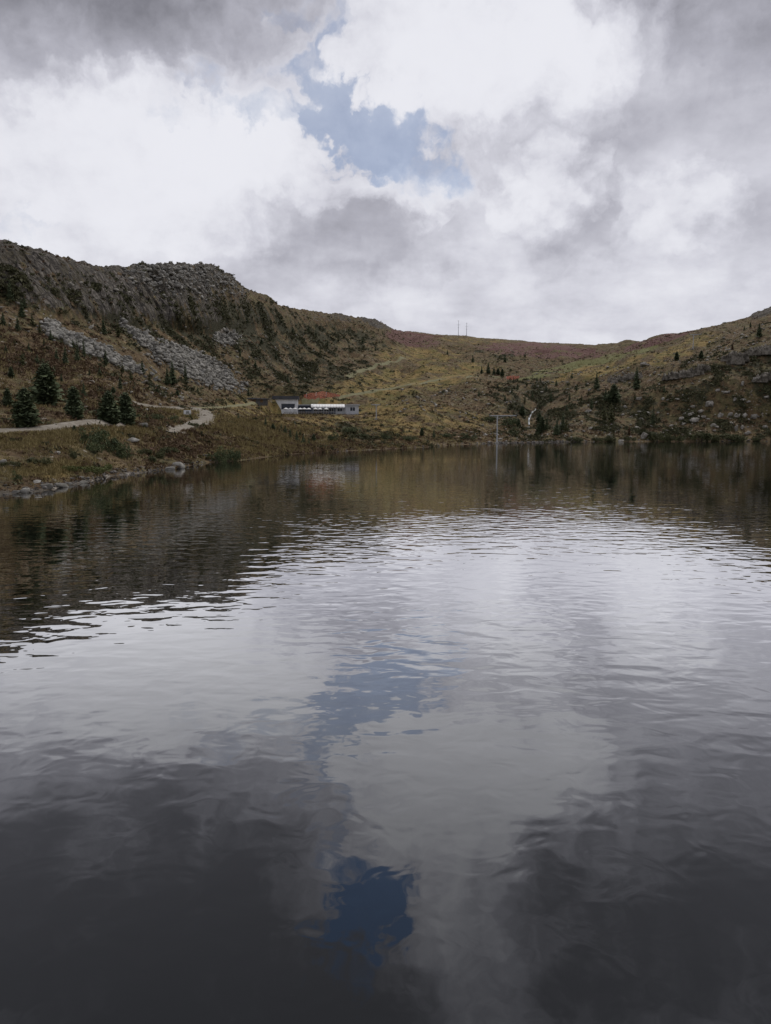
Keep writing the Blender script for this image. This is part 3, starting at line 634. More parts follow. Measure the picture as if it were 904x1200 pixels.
# ------------------------------------------------------------------ conifers
bark = flatmat('bark', (.10, .075, .055), (.055, .042, .032), 4)
spruce_m = leafmat('spruce_needles', (.040, .054, .030), (.12, .145, .072)); larch_m = leafmat('larch_needles', (.050, .058, .024), (.110, .110, .045)); rust_m = leafmat('rusty_needles', (.06, .032, .016), (.10, .052, .024))
def conifer_meshes(seed, rmax, bare, lv, nb_, mat, droop=.25, pw=.85):
    r_ = np.random.RandomState(seed); V, Fc, T = [], [], []
    for l in range(lv):
        t = bare + (1 - bare) * (l / lv) ** .95
        rr = rmax * (1 - t) ** pw * (1 if t > bare + .08 else .8) * r_.uniform(.86, 1.12) + .012
        m_ = max(4, int(nb_ * (.45 + .55 * rr / rmax)))
        for b in range(m_):
            if r_.rand() < .12: continue
            a = 6.283 * (b + r_.rand()) / m_; ln = rr * r_.uniform(.62, 1.18); tone = r_.rand()
            if mat is spruce_m and rmax > .3: ln *= r_.uniform(.75, 1.1)
            d = np.array([math.cos(a), math.sin(a), 0]); sd = np.array([-math.sin(a), math.cos(a), 0]); z0 = t + r_.normal() * .012
            K = 4
            for k in range(K):
                f0 = .12 + .88 * k / K; f1 = f0 + 1.15 / K; wd = ln * (.34 * (1.15 - f0)) + .006
                c0 = d * ln * f0 + [0, 0, z0 - droop * ln * f0 ** 1.2 + .05 * ln * k]; c1 = d * ln * min(f1, 1.05) + [0, 0, z0 - droop * ln * min(f1, 1.05) ** 1.2 + .05 * ln * (k + 1)]
                tw = r_.normal() * .5; s3 = sd * math.cos(tw) + np.array([0, 0, math.sin(tw)]); o = len(V)
                jit = r_.normal(size=(4, 3)) * ln * .045
                V += [c0 - s3 * wd + jit[0], c0 + s3 * wd + jit[1], c1 + s3 * wd * .55 + [0, 0, -wd * .5] + jit[2], c1 - s3 * wd * .55 + [0, 0, -wd * .4] + jit[3]]
                Fc.append([o, o + 1, o + 2, o + 3]); T += [tone] * 4
    o = len(V); V += [[.008, 0, .93], [-.008, 0, .93], [0, 0, 1.02], [0, .008, .93]]; Fc.append([o, o + 1, o + 2, o + 3]); T += [.5] * 4
    crown = grid_mesh('crown', np.array(V), np.array(Fc), mat)
    at = crown.attributes.new('tone', 'FLOAT', 'POINT'); at.data.foreach_set('value', np.array(T, dtype=np.float32))
    K = 6; n_ = 7; V = []; bend = r_.normal(size=2) * .012
    for j in range(K):
        t = j / (K - 1); r1 = .022 * (1 - t) ** .8 + .002
        V += [[r1 * math.cos(6.283 * q_ / n_) + bend[0] * math.sin(3 * t), r1 * math.sin(6.283 * q_ / n_) + bend[1] * math.sin(3 * t), -.06 + t * 1.0] for q_ in range(n_)]
    Fc = [[j * n_ + q_, j * n_ + (q_ + 1) % n_, (j + 1) * n_ + (q_ + 1) % n_, (j + 1) * n_ + q_] for j in range(K - 1) for q_ in range(n_)]
    return crown, grid_mesh('trunk', np.array(V), np.array(Fc), bark)
PROT = {'spruce': [conifer_meshes(s, .21 + .02 * (s % 3), .06, 26, 13, spruce_m) for s in range(4)],
        'bushy': [conifer_meshes(20 + s, .30 + .03 * s, .02, 34, 26, spruce_m, .04, .46) for s in range(3)],
        'narrow': [conifer_meshes(30 + s, .14, .06, 26, 10, spruce_m) for s in range(2)],
        'larch': [conifer_meshes(40 + s, .24, .10, 20, 9, larch_m, .12) for s in range(3)],
        'rust': [conifer_meshes(50, .25, .06, 20, 10, rust_m)]}
ADJ = {'spruce': 'dark green spruce', 'bushy': 'dense dark pine', 'narrow': 'narrow dark spruce', 'larch': 'olive green larch', 'rust': 'rusty brown conifer'}
NAME = {'spruce': 'spruce_tree', 'bushy': 'pine_tree', 'narrow': 'spruce_tree', 'larch': 'larch_tree', 'rust': 'larch_tree'}
made = {}
def tree(kind, X, Y, hp, label, group, i=0, wf=1.0):
    p = hit(X, Y); d = math.sqrt(p[0] ** 2 + p[1] ** 2); h = hp * d / F * 1.05
    v = i % len(PROT[kind]); key = (kind, v)
    if key not in made:
        root = bpy.data.objects.new(NAME[kind], None); C.objects.link(root)
        cr_, tr_ = PROT[kind][v]; made[key] = root
        link('crown', cr_, root); link('trunk', tr_, root)
    else:
        s_ = made[key]; root = s_.copy(); C.objects.link(root)
        for ch in list(s_.children): c = ch.copy(); C.objects.link(c); c.parent = root
    root.location = (p[0], p[1], p[2] - .05); root.scale = (h * wf, h * wf, h); root.rotation_euler = (0, 0, random.uniform(0, 6.28))
    root['label'] = label; root['category'] = 'tree'; root['group'] = group
TZ = {
 'near': ('behind the lakeside path', 'trees behind the lakeside path', [(10,476,18,'bushy'),(31,500,40,'bushy'),(55,474,42,'bushy'),(87.5,490,33,'bushy'),(98.5,465,16,'spruce'),(128,496,34,'bushy'),(149,498,35,'bushy'),(172,493,11,'larch')]),
 'path': ('right beside the lakeside path', 'little trees on the lakeside path edge', [(88,506,8,'bushy'),(125,505,10,'larch')]),
 'pair': ('in front of the scree foot', 'trees in front of the scree foot', [(176,449,14,'larch'),(197,450,20,'spruce'),(203,450,26,'spruce'),(218,447,22,'narrow'),(169,463,6,'spruce')]),
 'scree': ('at the left part of the grey scree', 'trees at the left part of the scree', [(67,424,15,'spruce'),(77,427,19,'spruce'),(91,423,24,'narrow'),(99,419,20,'narrow'),(122,391,19,'spruce'),(139,396,17,'larch'),(124,427,16,'spruce'),(144,438,14,'larch'),(167,438,16,'spruce')]),
 'foot': ('on the brown slope below the scree', 'small trees below the scree', [(27,432,17,'larch'),(106,439,7,'spruce'),(118,441,11,'spruce'),(142,456,15,'spruce'),(154,446,13,'larch'),(158,454,7,'spruce')]),
 'cliff': ('under the dark cliff at the far left', 'trees under the left cliff', [(12,353,21,'spruce'),(27,372,19,'spruce'),(29,361,12,'spruce'),(21,388,15,'spruce'),(38,381,14,'larch'),(47,392,14,'larch'),(5,380,13,'spruce'),(60,398,11,'spruce')]),
'slope': ('on the brown slope left of the scree', 'little trees left of the scree', [(8,414,9,'spruce'),(18,405,8,'larch'),(35,412,10,'spruce'),(44,428,12,'spruce'),(52,404,8,'spruce'),(58,440,13,'larch'),(72,447,9,'spruce'),(86,408,9,'spruce'),(14,442,11,'bushy')]),
 'above': ('just above the upper path', 'little trees above the upper path', [(133,462,9,'bushy'),(150,466,8,'spruce'),(186,462,9,'spruce'),(208,464,7,'bushy'),(232,460,8,'spruce'),(246,456,7,'larch'),(264,459,6,'spruce')]),
 'face': ('on the steep face right of the cliff', 'little trees right of the cliff', [(262,372,7,'spruce'),(276,360,6,'spruce'),(290,378,8,'spruce'),(300,366,6,'larch'),(318,380,7,'spruce'),(330,372,6,'spruce'),(344,390,8,'spruce'),(352,412,8,'larch'),(324,420,8,'spruce'),(300,430,9,'spruce')]),
 'hill': ('on the hillside above the restaurant', 'trees on the hillside above the restaurant', [(277,448,6,'spruce'),(282,417,7,'spruce'),(307,402,8,'spruce'),(317,400,7,'spruce'),(338,448,9,'spruce'),(362,389,8,'narrow'),(371,394,7,'spruce'),(376,415,8,'spruce'),(384,405,7,'spruce'),(398,400,6,'larch'),(425,402,7,'spruce'),(440,410,6,'spruce')]),
 'shed': ('near the long low shed', 'small trees near the shed', [(254,472,6,'spruce'),(292,463,10,'spruce')]),
 'clump': ('in the clump below the restaurant', 'trees in the clump below the restaurant', [(279,492,9,'spruce'),(312,499,11,'spruce'),(320,504,8,'bushy'),(330,504,9,'spruce'),(335,509,12,'spruce'),(341,514,13,'spruce'),(348,518,14,'spruce'),(352,511,10,'larch'),(356,521,13,'spruce'),(362,521,10,'spruce'),(368,517,9,'bushy')]),
 'low': ('just above the middle shore', 'small trees above the middle shore', [(494,510,9,'bushy'),(509,512,11,'spruce'),(472,505,6,'spruce')]),
 'row': ('in the row by the small net', 'trees in the row by the upper red net', [(565,437,9,'spruce'),(572,437,13,'spruce'),(579,438,9,'spruce'),(584,439,7,'bushy'),(589,440,8,'bushy')]),
 'upper': ('on the far purple hill face', 'trees on the far hill face', [(554,424,8,'spruce'),(592,424,10,'spruce'),(615,417,6,'spruce'),(525,415,6,'spruce')]),
 'mid': ('on the slope above the lift tower', 'trees above the lift tower', [(562,464,8,'spruce'),(584,454,7,'narrow'),(600,460,8,'spruce'),(607,456,8,'spruce'),(615,472,9,'larch')]),
 'gully': ('in the dark stream gully', 'trees in the stream gully', [(612,487,11,'bushy'),(624,466,8,'spruce'),(630,509,15,'spruce'),(635,507,18,'bushy'),(641,503,13,'spruce'),(646,470,11,'spruce'),(653,509,18,'spruce'),(659,504,20,'spruce'),(663,505,16,'larch'),(664,481,9,'spruce'),(632,494,10,'bushy'),(608,500,9,'bushy')]),
 'crest': ('among stones by the ski run', 'trees among the stones by the ski run', [(630,446,6,'spruce'),(634,446,6,'spruce'),(670,443,7,'spruce'),(676,457,7,'spruce'),(687,452,5,'spruce')]),
 'right': ('on the slope below the cliff band', 'trees on the right slope', [(694,479,16,'narrow'),(699,456,18,'spruce'),(708,493,18,'larch'),(710,469,14,'spruce'),(716,496,23,'larch'),(719,472,20,'bushy'),(738,509,11,'rust'),(744,469,9,'larch'),(746,456,25,'spruce'),(765,498,22,'narrow'),(778,459,8,'spruce')]),
 'knolls': ('on the stony knolls above the gully', 'little trees above the gully', [(592,470,8,'spruce'),(602,448,6,'spruce'),(618,452,7,'larch'),(640,458,8,'spruce'),(652,452,7,'spruce'),(668,468,9,'spruce'),(681,470,9,'larch')]),
 'high': ('around the crags high on the right', 'trees around the right crags', [(793,422,9,'bushy'),(822,420,9,'bushy'),(858,409,8,'rust'),(873,386,5,'spruce'),(880,383,6,'spruce'),(889,394,14,'spruce')]),
}
k_ = 0
for zn, (where, grp, L_) in TZ.items():
    L_ = sorted(L_); hs_ = [a[2] for a in L_]
    for i, (X, Y, hp, kd) in enumerate(L_):
        sz = {'large': 'tall', 'small': 'short', 'medium': 'middling'}[size_word(hp, hs_)] if len(L_) > 2 else ('taller' if hp == max(hs_) else 'smaller')
        tree(kd, X, Y, hp, f'{sz} {ADJ[kd]} {where}, {ordinal(i, len(L_))}', grp, k_); k_ += 1

# ------------------------------------------------------------------ shrubs
shrub_m = [leafmat('shrub_leaves', (.036, .050, .024), (.090, .105, .045)), leafmat('bright_shrub_leaves', (.045, .060, .016), (.115, .125, .040)), leafmat('shore_shrub_leaves', (.036, .044, .020), (.090, .092, .040))]
def shrub_mesh(seed, mat):
    r_ = np.random.RandomState(seed); n_ = 900
    lob = r_.normal(size=(9, 3)) * (.30, .30, .16) + (0, 0, .38); lr = r_.uniform(.18, .34, 9)
    j = r_.randint(0, 9, n_); d = r_.normal(size=(n_, 3)); d /= np.linalg.norm(d, axis=1)[:, None]
    c = lob[j] + d * lr[j][:, None] * r_.uniform(.6, 1.15, (n_, 1)); c[:, 2] = np.maximum(c[:, 2], .0)
    e1, e2 = r_.normal(size=(2, n_, 3)) * .045
    V = np.stack([c - e1, c + e1, c + e2], 1).reshape(-1, 3)
    me = grid_mesh('foliage', V, np.arange(len(V)).reshape(-1, 3), mat)
    at = me.attributes.new('tone', 'FLOAT', 'POINT'); at.data.foreach_set('value', np.repeat(r_.rand(9)[j], 3).astype(np.float32)); return me
def stem_mesh(seed):
    r_ = np.random.RandomState(seed); V, Fc = [], []
    for s_ in range(6):
        a = r_.uniform(0, 6.28); tip = np.array([math.cos(a) * .3, math.sin(a) * .3, .5]); o = len(V)
        for q_ in range(4): V.append([.02 * math.cos(1.57 * q_), .02 * math.sin(1.57 * q_), -.05])
        V.append(tip); Fc += [[o + q_, o + (q_ + 1) % 4, o + 4] for q_ in range(4)]
    return grid_mesh('stems', np.array(V), np.array(Fc), bark)
SM = {(k, m): shrub_mesh(300 + k + 10 * m, shrub_m[m]) for k in range(3) for m in range(3)}; ST = stem_mesh(5)
SZ = [('in the thicket below the path', 'dark green alder bush', 'shrubs in the thicket below the lakeside path', 0, [(103,521,18,15),(115,520,24,18),(128,527,22,16),(140,533,18,14),(149,538,14,12),(112,531,18,12)]),
      ('on the left bank', 'bright green low willow bush', 'bright bushes on the left bank', 1, [(80,551,18,7),(96,552,24,8),(113,553,24,8),(128,549,14,7)]),
      ('alone on the grassy left shore', 'small dark green bush', 'lone bush on the left shore', 0, [(20,563,9,9)]),
      ('on the bank below the path', 'sprawling brown green bush', 'bushes on the brown bank', 2, [(47,543,26,10),(86,537,10,12),(13,546,14,8)]),
      ('around the small inlet left of the road', 'olive green bush', 'bushes around the small inlet', 2, [(178,541,14,10),(188,536,14,9),(199,531,16,10),(214,527,14,8),(170,532,14,9)]),
      ('at the water below the road', 'round dark green alder bush', 'bushes at the water below the road bend', 0, [(255,542,18,14),(268,541,16,13),(277,539,12,14)]),
      ('along the right shoreline', 'low green shoreline bush', 'bushes along the right far shoreline', 2, [(676,517,14,7),(702,517,12,6),(716,517,16,8),(736,516,14,6),(771,516.5,20,12),(784,516.5,12,9),(797,517,14,8),(822,517,24,14),(837,517,14,9),(851,517,20,10),(866,517,16,9),(888,517,12,6)]),
      ('above the middle shore', 'broad dark scrub bush', 'bushes above the middle shore', 0, [(392,515,14,7),(410,507,20,7),(425,512,16,6),(452,514,14,6),(480,516,16,6),(528,512,18,6),(548,514,18,6),(575,494,14,7),(596,497,16,9),(603,509,14,7)]),
      ('at the foot of the knoll', 'dark olive bush', 'bushes on the knoll by the path', 0, [(158,490,14,8),(182,492,16,7),(205,492,14,6),(222,489,6,4)])]
for where, adj, grp, mt, L_ in SZ:
    L_ = sorted(L_); vals = [a[2] * a[3] for a in L_]
    for i, (X, Y, wp, hp) in enumerate(L_):
        p = hit(X, Y); d = math.hypot(p[0], p[1]); m = d / F
        root = bpy.data.objects.new('shrub', None); C.objects.link(root)
        c = link('foliage', SM[(i % 3, mt)], root); link('stems', ST, root)
        root.location = (p[0], p[1], p[2] - .1); root.scale = (wp * m / 1.25, wp * m / 1.25, hp * m / .85); root.rotation_euler = (0, 0, random.uniform(0, 6.28))
        root['label'] = (f'{adj} {where}' if len(L_) == 1 else f'{size_word(wp*hp, vals)} {adj} {where}, {ordinal(i, len(L_))}'); root['category'] = 'shrub'; root['group'] = grp
#NEXT3
# ------------------------------------------------------------------ built things
class MB:
    def __init__(s): s.V = []; s.F = []
    def box(s, x0, x1, y0, y1, z0, z1):
        o = len(s.V); s.V += [(x, y, z) for z in (z0, z1) for y in (y0, y1) for x in (x0, x1)]
        s.F += [tuple(o + i for i in f) for f in ((0, 2, 3, 1), (4, 5, 7, 6), (0, 1, 5, 4), (2, 6, 7, 3), (0, 4, 6, 2), (1, 3, 7, 5))]; return s
    def tube(s, a, b, r1, r2=None, n=8):
        r2 = r1 if r2 is None else r2; a = np.array(a, float); b = np.array(b, float); d = (b - a) / np.linalg.norm(b - a)
        u = np.cross(d, (0, 0, 1) if abs(d[2]) < .9 else (1, 0, 0)); u /= np.linalg.norm(u); v = np.cross(d, u); o = len(s.V)
        for c, r in ((a, r1), (b, r2)):
            for i in range(n): t = 6.28318 * i / n; s.V.append(tuple(c + r * (u * math.cos(t) + v * math.sin(t))))
        for i in range(n): s.F.append((o + i, o + (i + 1) % n, o + n + (i + 1) % n, o + n + i))
        s.F.append(tuple(o + i for i in range(n))[::-1]); s.F.append(tuple(o + n + i for i in range(n))); return s
    def prism(s, poly, y0, y1):                       # polygon in x,z extruded along y
        o = len(s.V); n = len(poly); s.V += [(x, y0, z) for x, z in poly] + [(x, y1, z) for x, z in poly]
        s.F += [tuple(range(o, o + n)), tuple(range(o + 2 * n - 1, o + n - 1, -1))] + [(o + i, o + n + i, o + n + (i + 1) % n, o + (i + 1) % n) for i in range(n)]; return s
    def build(s, name, mat, parent=None, **props):
        me = bpy.data.meshes.new(name); me.from_pydata(s.V, [], s.F); me.update(); me.materials.append(mat)
        return link(name, me, parent, **props)
def thing(name, loc, rz, label, cat, group=None):
    o = bpy.data.objects.new(name, None); C.objects.link(o); o.location = loc; o.rotation_euler = (0, 0, rz)
    o['label'] = label; o['category'] = cat
    if group: o['group'] = group
    return o
def copy_thing(src, loc, rz, label):
    r_ = src.copy(); C.objects.link(r_); r_.location = loc; r_.rotation_euler = (0, 0, rz); r_['label'] = label
    for ch in list(src.children):
        c = ch.copy(); C.objects.link(c); c.parent = r_
        for g in list(ch.children): gg = g.copy(); C.objects.link(gg); gg.parent = c
    return r_
white = flatmat('white_render', (.68, .69, .70), (.56, .57, .58), .6, .7); grey = flatmat('grey_panel', (.46, .47, .49), (.38, .39, .41), .5, .7)
awn = flatmat('white_awning_cloth', (.80, .80, .78), (.72, .72, .71), .8, .6); dark = flatmat('dark_roof_sheet', (.075, .078, .085), (.05, .052, .058), .8, .6)
glass, _n, _b = newmat('window_glass', .08); _b.inputs['Base Color'].default_value = (.02, .028, .045, 1); _b.inputs['Specular IOR Level'].default_value = .6
blue = flatmat('blue_panel', (.05, .075, .13), (.035, .05, .09), .5, .5); wood = flatmat('brown_wood', (.16, .10, .05), (.09, .055, .03), 3, .8)
steel = flatmat('galvanised_steel', (.42, .43, .44), (.33, .34, .35), .7, .45, spec=.5)
def netmat(name, c1, c2, a):
    m = flatmat(name, c1, c2, 1.5, .8); n = NT(m.node_tree); b = m.node_tree.nodes['Principled BSDF']
    n.put(b.inputs['Alpha'], n.ramp(n.noise(n.node('ShaderNodeNewGeometry').outputs['Position'], 1.1, 3), .3, .7, a - .2, a + .2)); return m
red = netmat('red_netting', (.40, .13, .08), (.24, .085, .05), .66)
pink = netmat('faded_red_netting', (.22, .10, .085), (.15, .075, .06), .6); conc = flatmat('concrete', (.30, .29, .27), (.22, .21, .20), 1, .9)

DB = 300.0; a0, _ = px_ang(370, 486); S = DB / F
def U(X): return (X - 370) * S * 1.006
def Zp(Y): return CAMH + DB * math.tan(px_ang(370, Y)[1])
org = (DB * math.sin(a0), DB * math.cos(a0), 0)
def local(obj_label, name, cat): return thing(name, org, -a0, obj_label, cat)
# hut
h = local('white walled hut with a dark flat roof and dark opening, left end of the restaurant', 'service_hut', 'hut')
zb = Zp(482) - 2.5
MB().prism([(U(324), Zp(468.2)), (U(350), Zp(468.2)), (U(350), zb), (U(333), zb), (U(330.5), Zp(479.5))], -1.5, 5).build('wall', white, h)
MB().box(U(321), U(351.5), -2.4, 5.8, Zp(468.15), Zp(465.8)).box(U(321.2), U(351.3), -.8, 5.6, Zp(465.85), Zp(464.3)).build('roof', dark, h)
dr = MB().box(U(332), U(346), -1.62, -1.40, Zp(479.6), Zp(474)).build('door', glass, h)
MB().box(U(331.4), U(332), -1.70, -1.5, Zp(479.8), Zp(473.4)).box(U(346), U(346.6), -1.70, -1.5, Zp(479.8), Zp(473.4)).box(U(332), U(346), -1.70, -1.5, Zp(474), Zp(473.4)).build('door_frame', dark, dr)
# restaurant
r_ = local('long low restaurant with white awning, blue glazed front and grey end cabin', 'mountain_restaurant', 'restaurant')
MB().box(U(350.2), U(404), 1.0, 8, Zp(487) - 2, Zp(475)).build('wall', blue, r_)
MB().box(U(404.1), U(419.6), -1.2, 7.5, Zp(487) - 2, Zp(475.2)).build('annex_wall', grey, r_)
MB().box(U(393), U(403.9), -.2, .95, Zp(486.5) - 1, Zp(477.6)).build('porch_wall', grey, r_)
MB().box(U(349.6), U(404.3), .6, 8.6, Zp(474.95), Zp(474.1)).build('roof', grey, r_)
MB().box(U(403.9) + .35, U(421), -1.9, 8.2, Zp(475.15), Zp(474.0)).build('annex_roof', steel, r_)
MB().box(U(351), U(367), -2.6, .58, Zp(476.4), Zp(475.6)).build('porch_roof', dark, r_)
aw_ = MB(); nseg = 12
for i in range(nseg):
    x0, x1 = U(365) + (U(403.6) - U(365)) * i / nseg, U(365) + (U(403.6) - U(365)) * (i + 1) / nseg - .06
    o = len(aw_.V); aw_.V += [(x0, .55, Zp(473.5)), (x1, .55, Zp(473.5)), (x1, -3.2, Zp(476.6)), (x0, -3.2, Zp(476.6)), (x0, -3.2, Zp(477.7)), ((x0 + x1) / 2, -3.2, Zp(478)), (x1, -3.2, Zp(477.7)),
              (x0, .55, Zp(473.5) - .05), (x1, .55, Zp(473.5) - .05), (x1, -3.14, Zp(476.7)), (x0, -3.14, Zp(476.7))]
    aw_.F += [(o, o + 1, o + 2, o + 3), (o + 3, o + 2, o + 6, o + 5, o + 4), (o + 7, o + 10, o + 9, o + 8)]
aw_.build('awning', awn, r_)
for x in (367, 379, 391, 403): MB().tube((U(x), -3.1, Zp(486)), (U(x), -3.1, Zp(477)), .05).build('awning_post', steel, r_)
def window(x0, x1, y0, y1, yf, par):
    w_ = MB(); t = .09
    w_.box(U(x0), U(x1), yf, yf + .1, Zp(y1), Zp(y1) + t).box(U(x0), U(x1), yf, yf + .1, Zp(y0) - t, Zp(y0)).box(U(x0), U(x0) + t, yf, yf + .1, Zp(y1) + t, Zp(y0) - t).box(U(x1) - t, U(x1), yf, yf + .1, Zp(y1) + t, Zp(y0) - t)
    mid = (U(x0) + U(x1)) / 2; w_.box(mid - t / 2, mid + t / 2, yf, yf + .1, Zp(y1) + t, Zp(y0) - t)
    f = w_.build('window', white, par); MB().box(U(x0) + t, U(x1) - t, yf + .05, yf + .12, Zp(y1) + t, Zp(y0) - t).build('pane', glass, f)
window(409.5, 415.5, 477, 481.8, -1.3, r_)
for x0, x1 in ((368, 373), (374, 379), (380, 385), (386, 391)): window(x0, x1, 478.3, 482.5, .9, r_)
window(395, 401, 478.3, 482.2, -.3, r_)
MB().box(U(352), U(358), .9, 1.0, Zp(485), Zp(477.5)).build('door', glass, r_)
MB().box(U(334), U(422), -9.0, -.3, Zp(485.6) - 1.5, Zp(485.6)).build('terrace', conc, r_)
rl = MB()
for i in range(26): x = U(335) + (U(404) - U(335)) * i / 25; rl.tube((x, -8.8, Zp(485.6)), (x, -8.8, Zp(485.6) + 1), .03, n=5)
for z in (.55, 1.0): rl.tube((U(335), -8.8, Zp(485.6) + z), (U(404), -8.8, Zp(485.6) + z), .03, n=5)
rl.build('railing', steel, r_)
def rot(lx, ly): return (org[0] + lx * math.cos(a0) + ly * math.sin(a0), org[1] - lx * math.sin(a0) + ly * math.cos(a0))
pz = Zp(485.6); par0 = tab0 = None; xs = [337, 342, 347, 353, 357.5, 362.5, 370, 375, 382]
for i, X in enumerate(xs):
    lx, ly = rot(U(X), -5.5 + (.9 if i % 2 else -.6)); hh = 2.5 + (.25 if i % 2 else 0)
    od = ordinal(i, 9)
    if par0 is None:
        par0 = thing('parasol', (lx, ly, pz), -a0, 'x', 'parasol', 'parasols on the restaurant terrace')
        m_ = MB(); n_ = 8; Rr = .95
        ring_ = [(Rr * math.cos(6.2832 * k / n_), Rr * math.sin(6.2832 * k / n_), hh - .45) for k in range(n_)]
        m_.V = [(0, 0, hh)] + ring_ + [(x, y, z - .22) for x, y, z in ring_] + [(0, 0, hh - .06)]
        m_.F = [(0, 1 + k, 1 + (k + 1) % n_) for k in range(n_)] + [(1 + k, 9 + k, 9 + (k + 1) % n_, 1 + (k + 1) % n_) for k in range(n_)] + [(17, 9 + (k + 1) % n_, 9 + k) for k in range(n_)]
        m_.build('canopy', awn, par0); MB().tube((0, 0, 0), (0, 0, hh - .1), .03).build('pole', wood, par0); MB().box(-.3, .3, -.3, .3, 0, .12).build('base', conc, par0)
        tab0 = thing('picnic_table', (lx, ly, pz), -a0, 'x', 'table', 'wooden tables on the restaurant terrace')
        MB().box(-.75, .75, -1.15, -.45, .72, .78).build('table_top', wood, tab0)
        for s_ in (-1, 1):
            MB().box(-.75, .75, -.8 + s_ * .62 - .14, -.8 + s_ * .62 + .14, .42, .47).build('bench', wood, tab0)
            MB().box(s_ * .6 - .05, s_ * .6 + .05, -1.45, -.15, .36, .42).box(s_ * .6 - .05, s_ * .6 + .05, -1.1, -1.02, 0, .72).box(s_ * .6 - .05, s_ * .6 + .05, -.58, -.5, 0, .72).build('leg', wood, tab0)
        par0['label'] = f'small white parasol on the restaurant terrace, {od} of nine'; tab0['label'] = f'brown wooden picnic table under the terrace parasols, {od} of nine'
    else:
        copy_thing(par0, (lx, ly, pz + (.2 if i % 2 else 0) * 0), -a0, f'small white parasol on the restaurant terrace, {od}')
        copy_thing(tab0, (lx, ly, pz), -a0, f'brown wooden picnic table under the terrace parasols, {od}')
# low shed
p = hit(299, 470.5); a = math.atan2(p[0], p[1]); m = math.hypot(p[0], p[1]) / F
s_ = thing('long_shed', p, -a, 'long low dark shed standing left of the white hut', 'shed')
MB().box(-15 * m, 15 * m, 0, 4, -1.2, 3.2 * m).build('wall', flatmat('weathered_boards', (.12, .115, .11), (.07, .067, .064), 2), s_)
MB().prism([(-16.5 * m, 3.2 * m), (16.5 * m, 3.2 * m), (16.5 * m, 4.0 * m), (-14 * m, 5.0 * m), (-16.5 * m, 4.7 * m)], -.6, 4.6).build('roof', flatmat('slate_sheet', (.12, .125, .14), (.08, .083, .09), 1), s_)
for x in (-9, 0, 8): MB().box(x * m - .5, x * m + .5, -.06, .02, -.1, 1.1).build('door', wood, s_)
# information board
p = hit(219.5, 487); a = math.atan2(p[0], p[1]); m = math.hypot(p[0], p[1]) / F
s_ = thing('information_board', p, -a, 'grey information board on posts on the grass left of the road bend', 'sign')
MB().box(-4 * m, 4 * m, -.03, .03, 2.0 * m, 6.8 * m).build('panel', white, s_); MB().box(-1.4 * m, 2 * m, -.05, -.032, 2.8 * m, 5.8 * m).build('notice', flatmat('notice_print', (.16, .17, .17), (.28, .28, .27), 6), s_)
for x in (-3.6, 3.6): MB().box(x * m - .05, x * m + .05, .032, .13, -.5, 6.9 * m).build('post', wood, s_)
# lift towers
def tower(X, Y, hp, arm_l, arm_r, label):
    p = hit(X, Y); a = math.atan2(p[0], p[1]); m = math.hypot(p[0], p[1]) / F; H = hp * m
    t = thing('lift_tower', p, -a, label, 'lift tower', 'ski lift towers')
    MB().tube((0, 0, -1), (0, 0, H), .018 * H + .10, .01 * H + .07, 10).build('mast', steel, t)
    MB().tube((-arm_l * m, 0, H * .985), (arm_r * m, 0, H * .985), .17, n=8).tube((-arm_l * m * .4, 0, H * .985), (0, 0, H * .86), .06).tube((arm_r * m * .4, 0, H * .985), (0, 0, H * .86), .06).build('cross_arm', flatmat('dull_grey_steel', (.32, .33, .34), (.24, .245, .25), 1), t)
    for sx in (-arm_l * m, arm_r * m):
        sh_ = MB().box(sx - .12, sx + .12, -1.6, 1.6, H * .985 + .15, H * .985 + .32)
        for yy in (-1.3, -.45, .45, 1.3): sh_.tube((sx - .1, yy, H * .985 + .38), (sx + .1, yy, H * .985 + .38), .24, n=10)
        sh_.build('sheave_assembly', dark, t)
    MB().box(-.6, .6, -.6, .6, -1.2, .35).build('footing', conc, t)
    ld = MB()
    for sx in (-.18, .18): ld.tube((sx, -.32 - .01 * H, .5), (sx, -.28, H * .95), .02, n=4)
    for k in range(int(H / .5)): ld.tube((-.18, -.31 - .01 * H * (1 - k * .5 / H), .6 + k * .5), (.18, -.31 - .01 * H * (1 - k * .5 / H), .6 + k * .5), .015, n=4)
    ld.build('ladder', steel, t)
tower(583, 519, 32, 9, 22, 'pale grey lift tower with a long cross arm standing on the far shore')
tower(441, 491, 17, 6, 5, 'small grey lift tower on the grass right of the restaurant')
tower(812, 409, 16, 4, 8, 'grey lift tower on the right ridge below the skyline')
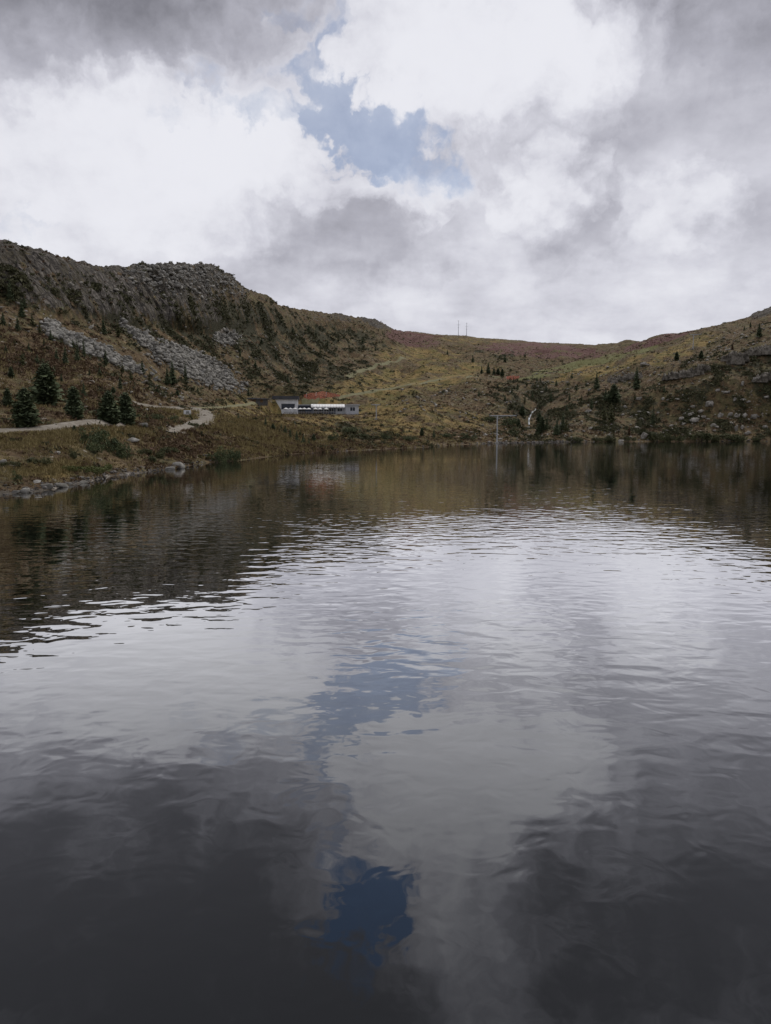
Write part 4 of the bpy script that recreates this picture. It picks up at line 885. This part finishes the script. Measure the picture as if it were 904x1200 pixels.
# masts on the saddle
for X, Y, hp, lb in ((537, 393.5, 18, 'taller thin antenna mast on the saddle skyline, the left one'), (547, 394.5, 16, 'shorter thin antenna mast on the saddle skyline, the right one')):
    p = hit(X, Y); a = math.atan2(p[0], p[1]); m = math.hypot(p[0], p[1]) / F; H = hp * m
    t = thing('antenna_mast', p, -a, lb, 'mast', 'masts on the saddle')
    MB().tube((0, 0, -1), (0, 0, H), .30, .12, 8).build('pole', flatmat('mast_steel', (.26, .27, .29), (.2, .2, .22), 1), t)
    for f_, l_ in ((.97, 1.0), (.72, 1.7), (.55, .8)): MB().tube((-l_, 0, H * f_), (l_, 0, H * f_), .10, n=6).build('antenna_arm', steel, t)
p = hit(447, 379.5); t = thing('marker_pole', p, 0, 'short dark pole on the shoulder of the left mountain skyline', 'pole')
MB().tube((0, 0, -.5), (0, 0, 3.0), .12, .08).build('pole', wood, t); MB().box(-.6, .6, -.05, .05, 2.1, 2.4).build('sign_arm', wood, t)
# red safety nets
def net(pts, hts, mat, label, posts, wd=.05):
    G = [hit(*q_) for q_ in pts]; c0 = G[0].copy(); s_ = thing('safety_net', c0, 0, label, 'safety net', 'red safety nets along the ski runs')
    V = []; Fc = []
    for i, g in enumerate(G):
        m = math.hypot(g[0], g[1]) / F; g = g - c0
        lean = hts[i] * m * .8
        V += [(g[0], g[1], g[2]), (g[0] + lean * .1, g[1] + lean, g[2] + hts[i] * m), (g[0], g[1] + wd, g[2]), (g[0] + lean * .1, g[1] + lean + wd, g[2] + hts[i] * m)]
    for i in range(len(G) - 1):
        o = 4 * i; Fc += [(o, o + 4, o + 5, o + 1), (o + 2, o + 3, o + 7, o + 6), (o + 1, o + 5, o + 7, o + 3), (o, o + 2, o + 6, o + 4)]
    m_ = MB(); m_.V = V; m_.F = Fc; m_.build('netting', mat, s_)
    for i in range(0, len(G), posts):
        a_, b_ = np.array(V[4 * i]), np.array(V[4 * i + 1]); b_ = a_ + (b_ - a_) * 1.06
        MB().tube(a_ - (0, .08, .5), b_ - (0, .08, 0), .06, n=6).build('post', steel, s_)
net([(347,471.5),(352,471.5),(358,470.5),(364,469.5),(370,468.5),(376,467.3),(382,466.3),(388,465.4),(394,464.5),(399,464)], [7,8.5,9.7,10.3,10,9,7.5,5.5,3.5,1.6], red, 'slanting red safety net on the slope just above the restaurant', 2)
net([(593,443),(597,444),(601,444.3),(605,444),(609,442.5)], [3,4.2,5,4,2.5], red, 'small red safety net at the end of the middle dark tree row', 2)
net([(472,390.5),(480,391),(488,391.5),(496,392.3),(504,393),(512,393.8),(520,394.3)], [1.3,1.3,1.3,1.3,1.3,1.3,1], pink, 'faded red net fence along the skyline left of the masts', 1)
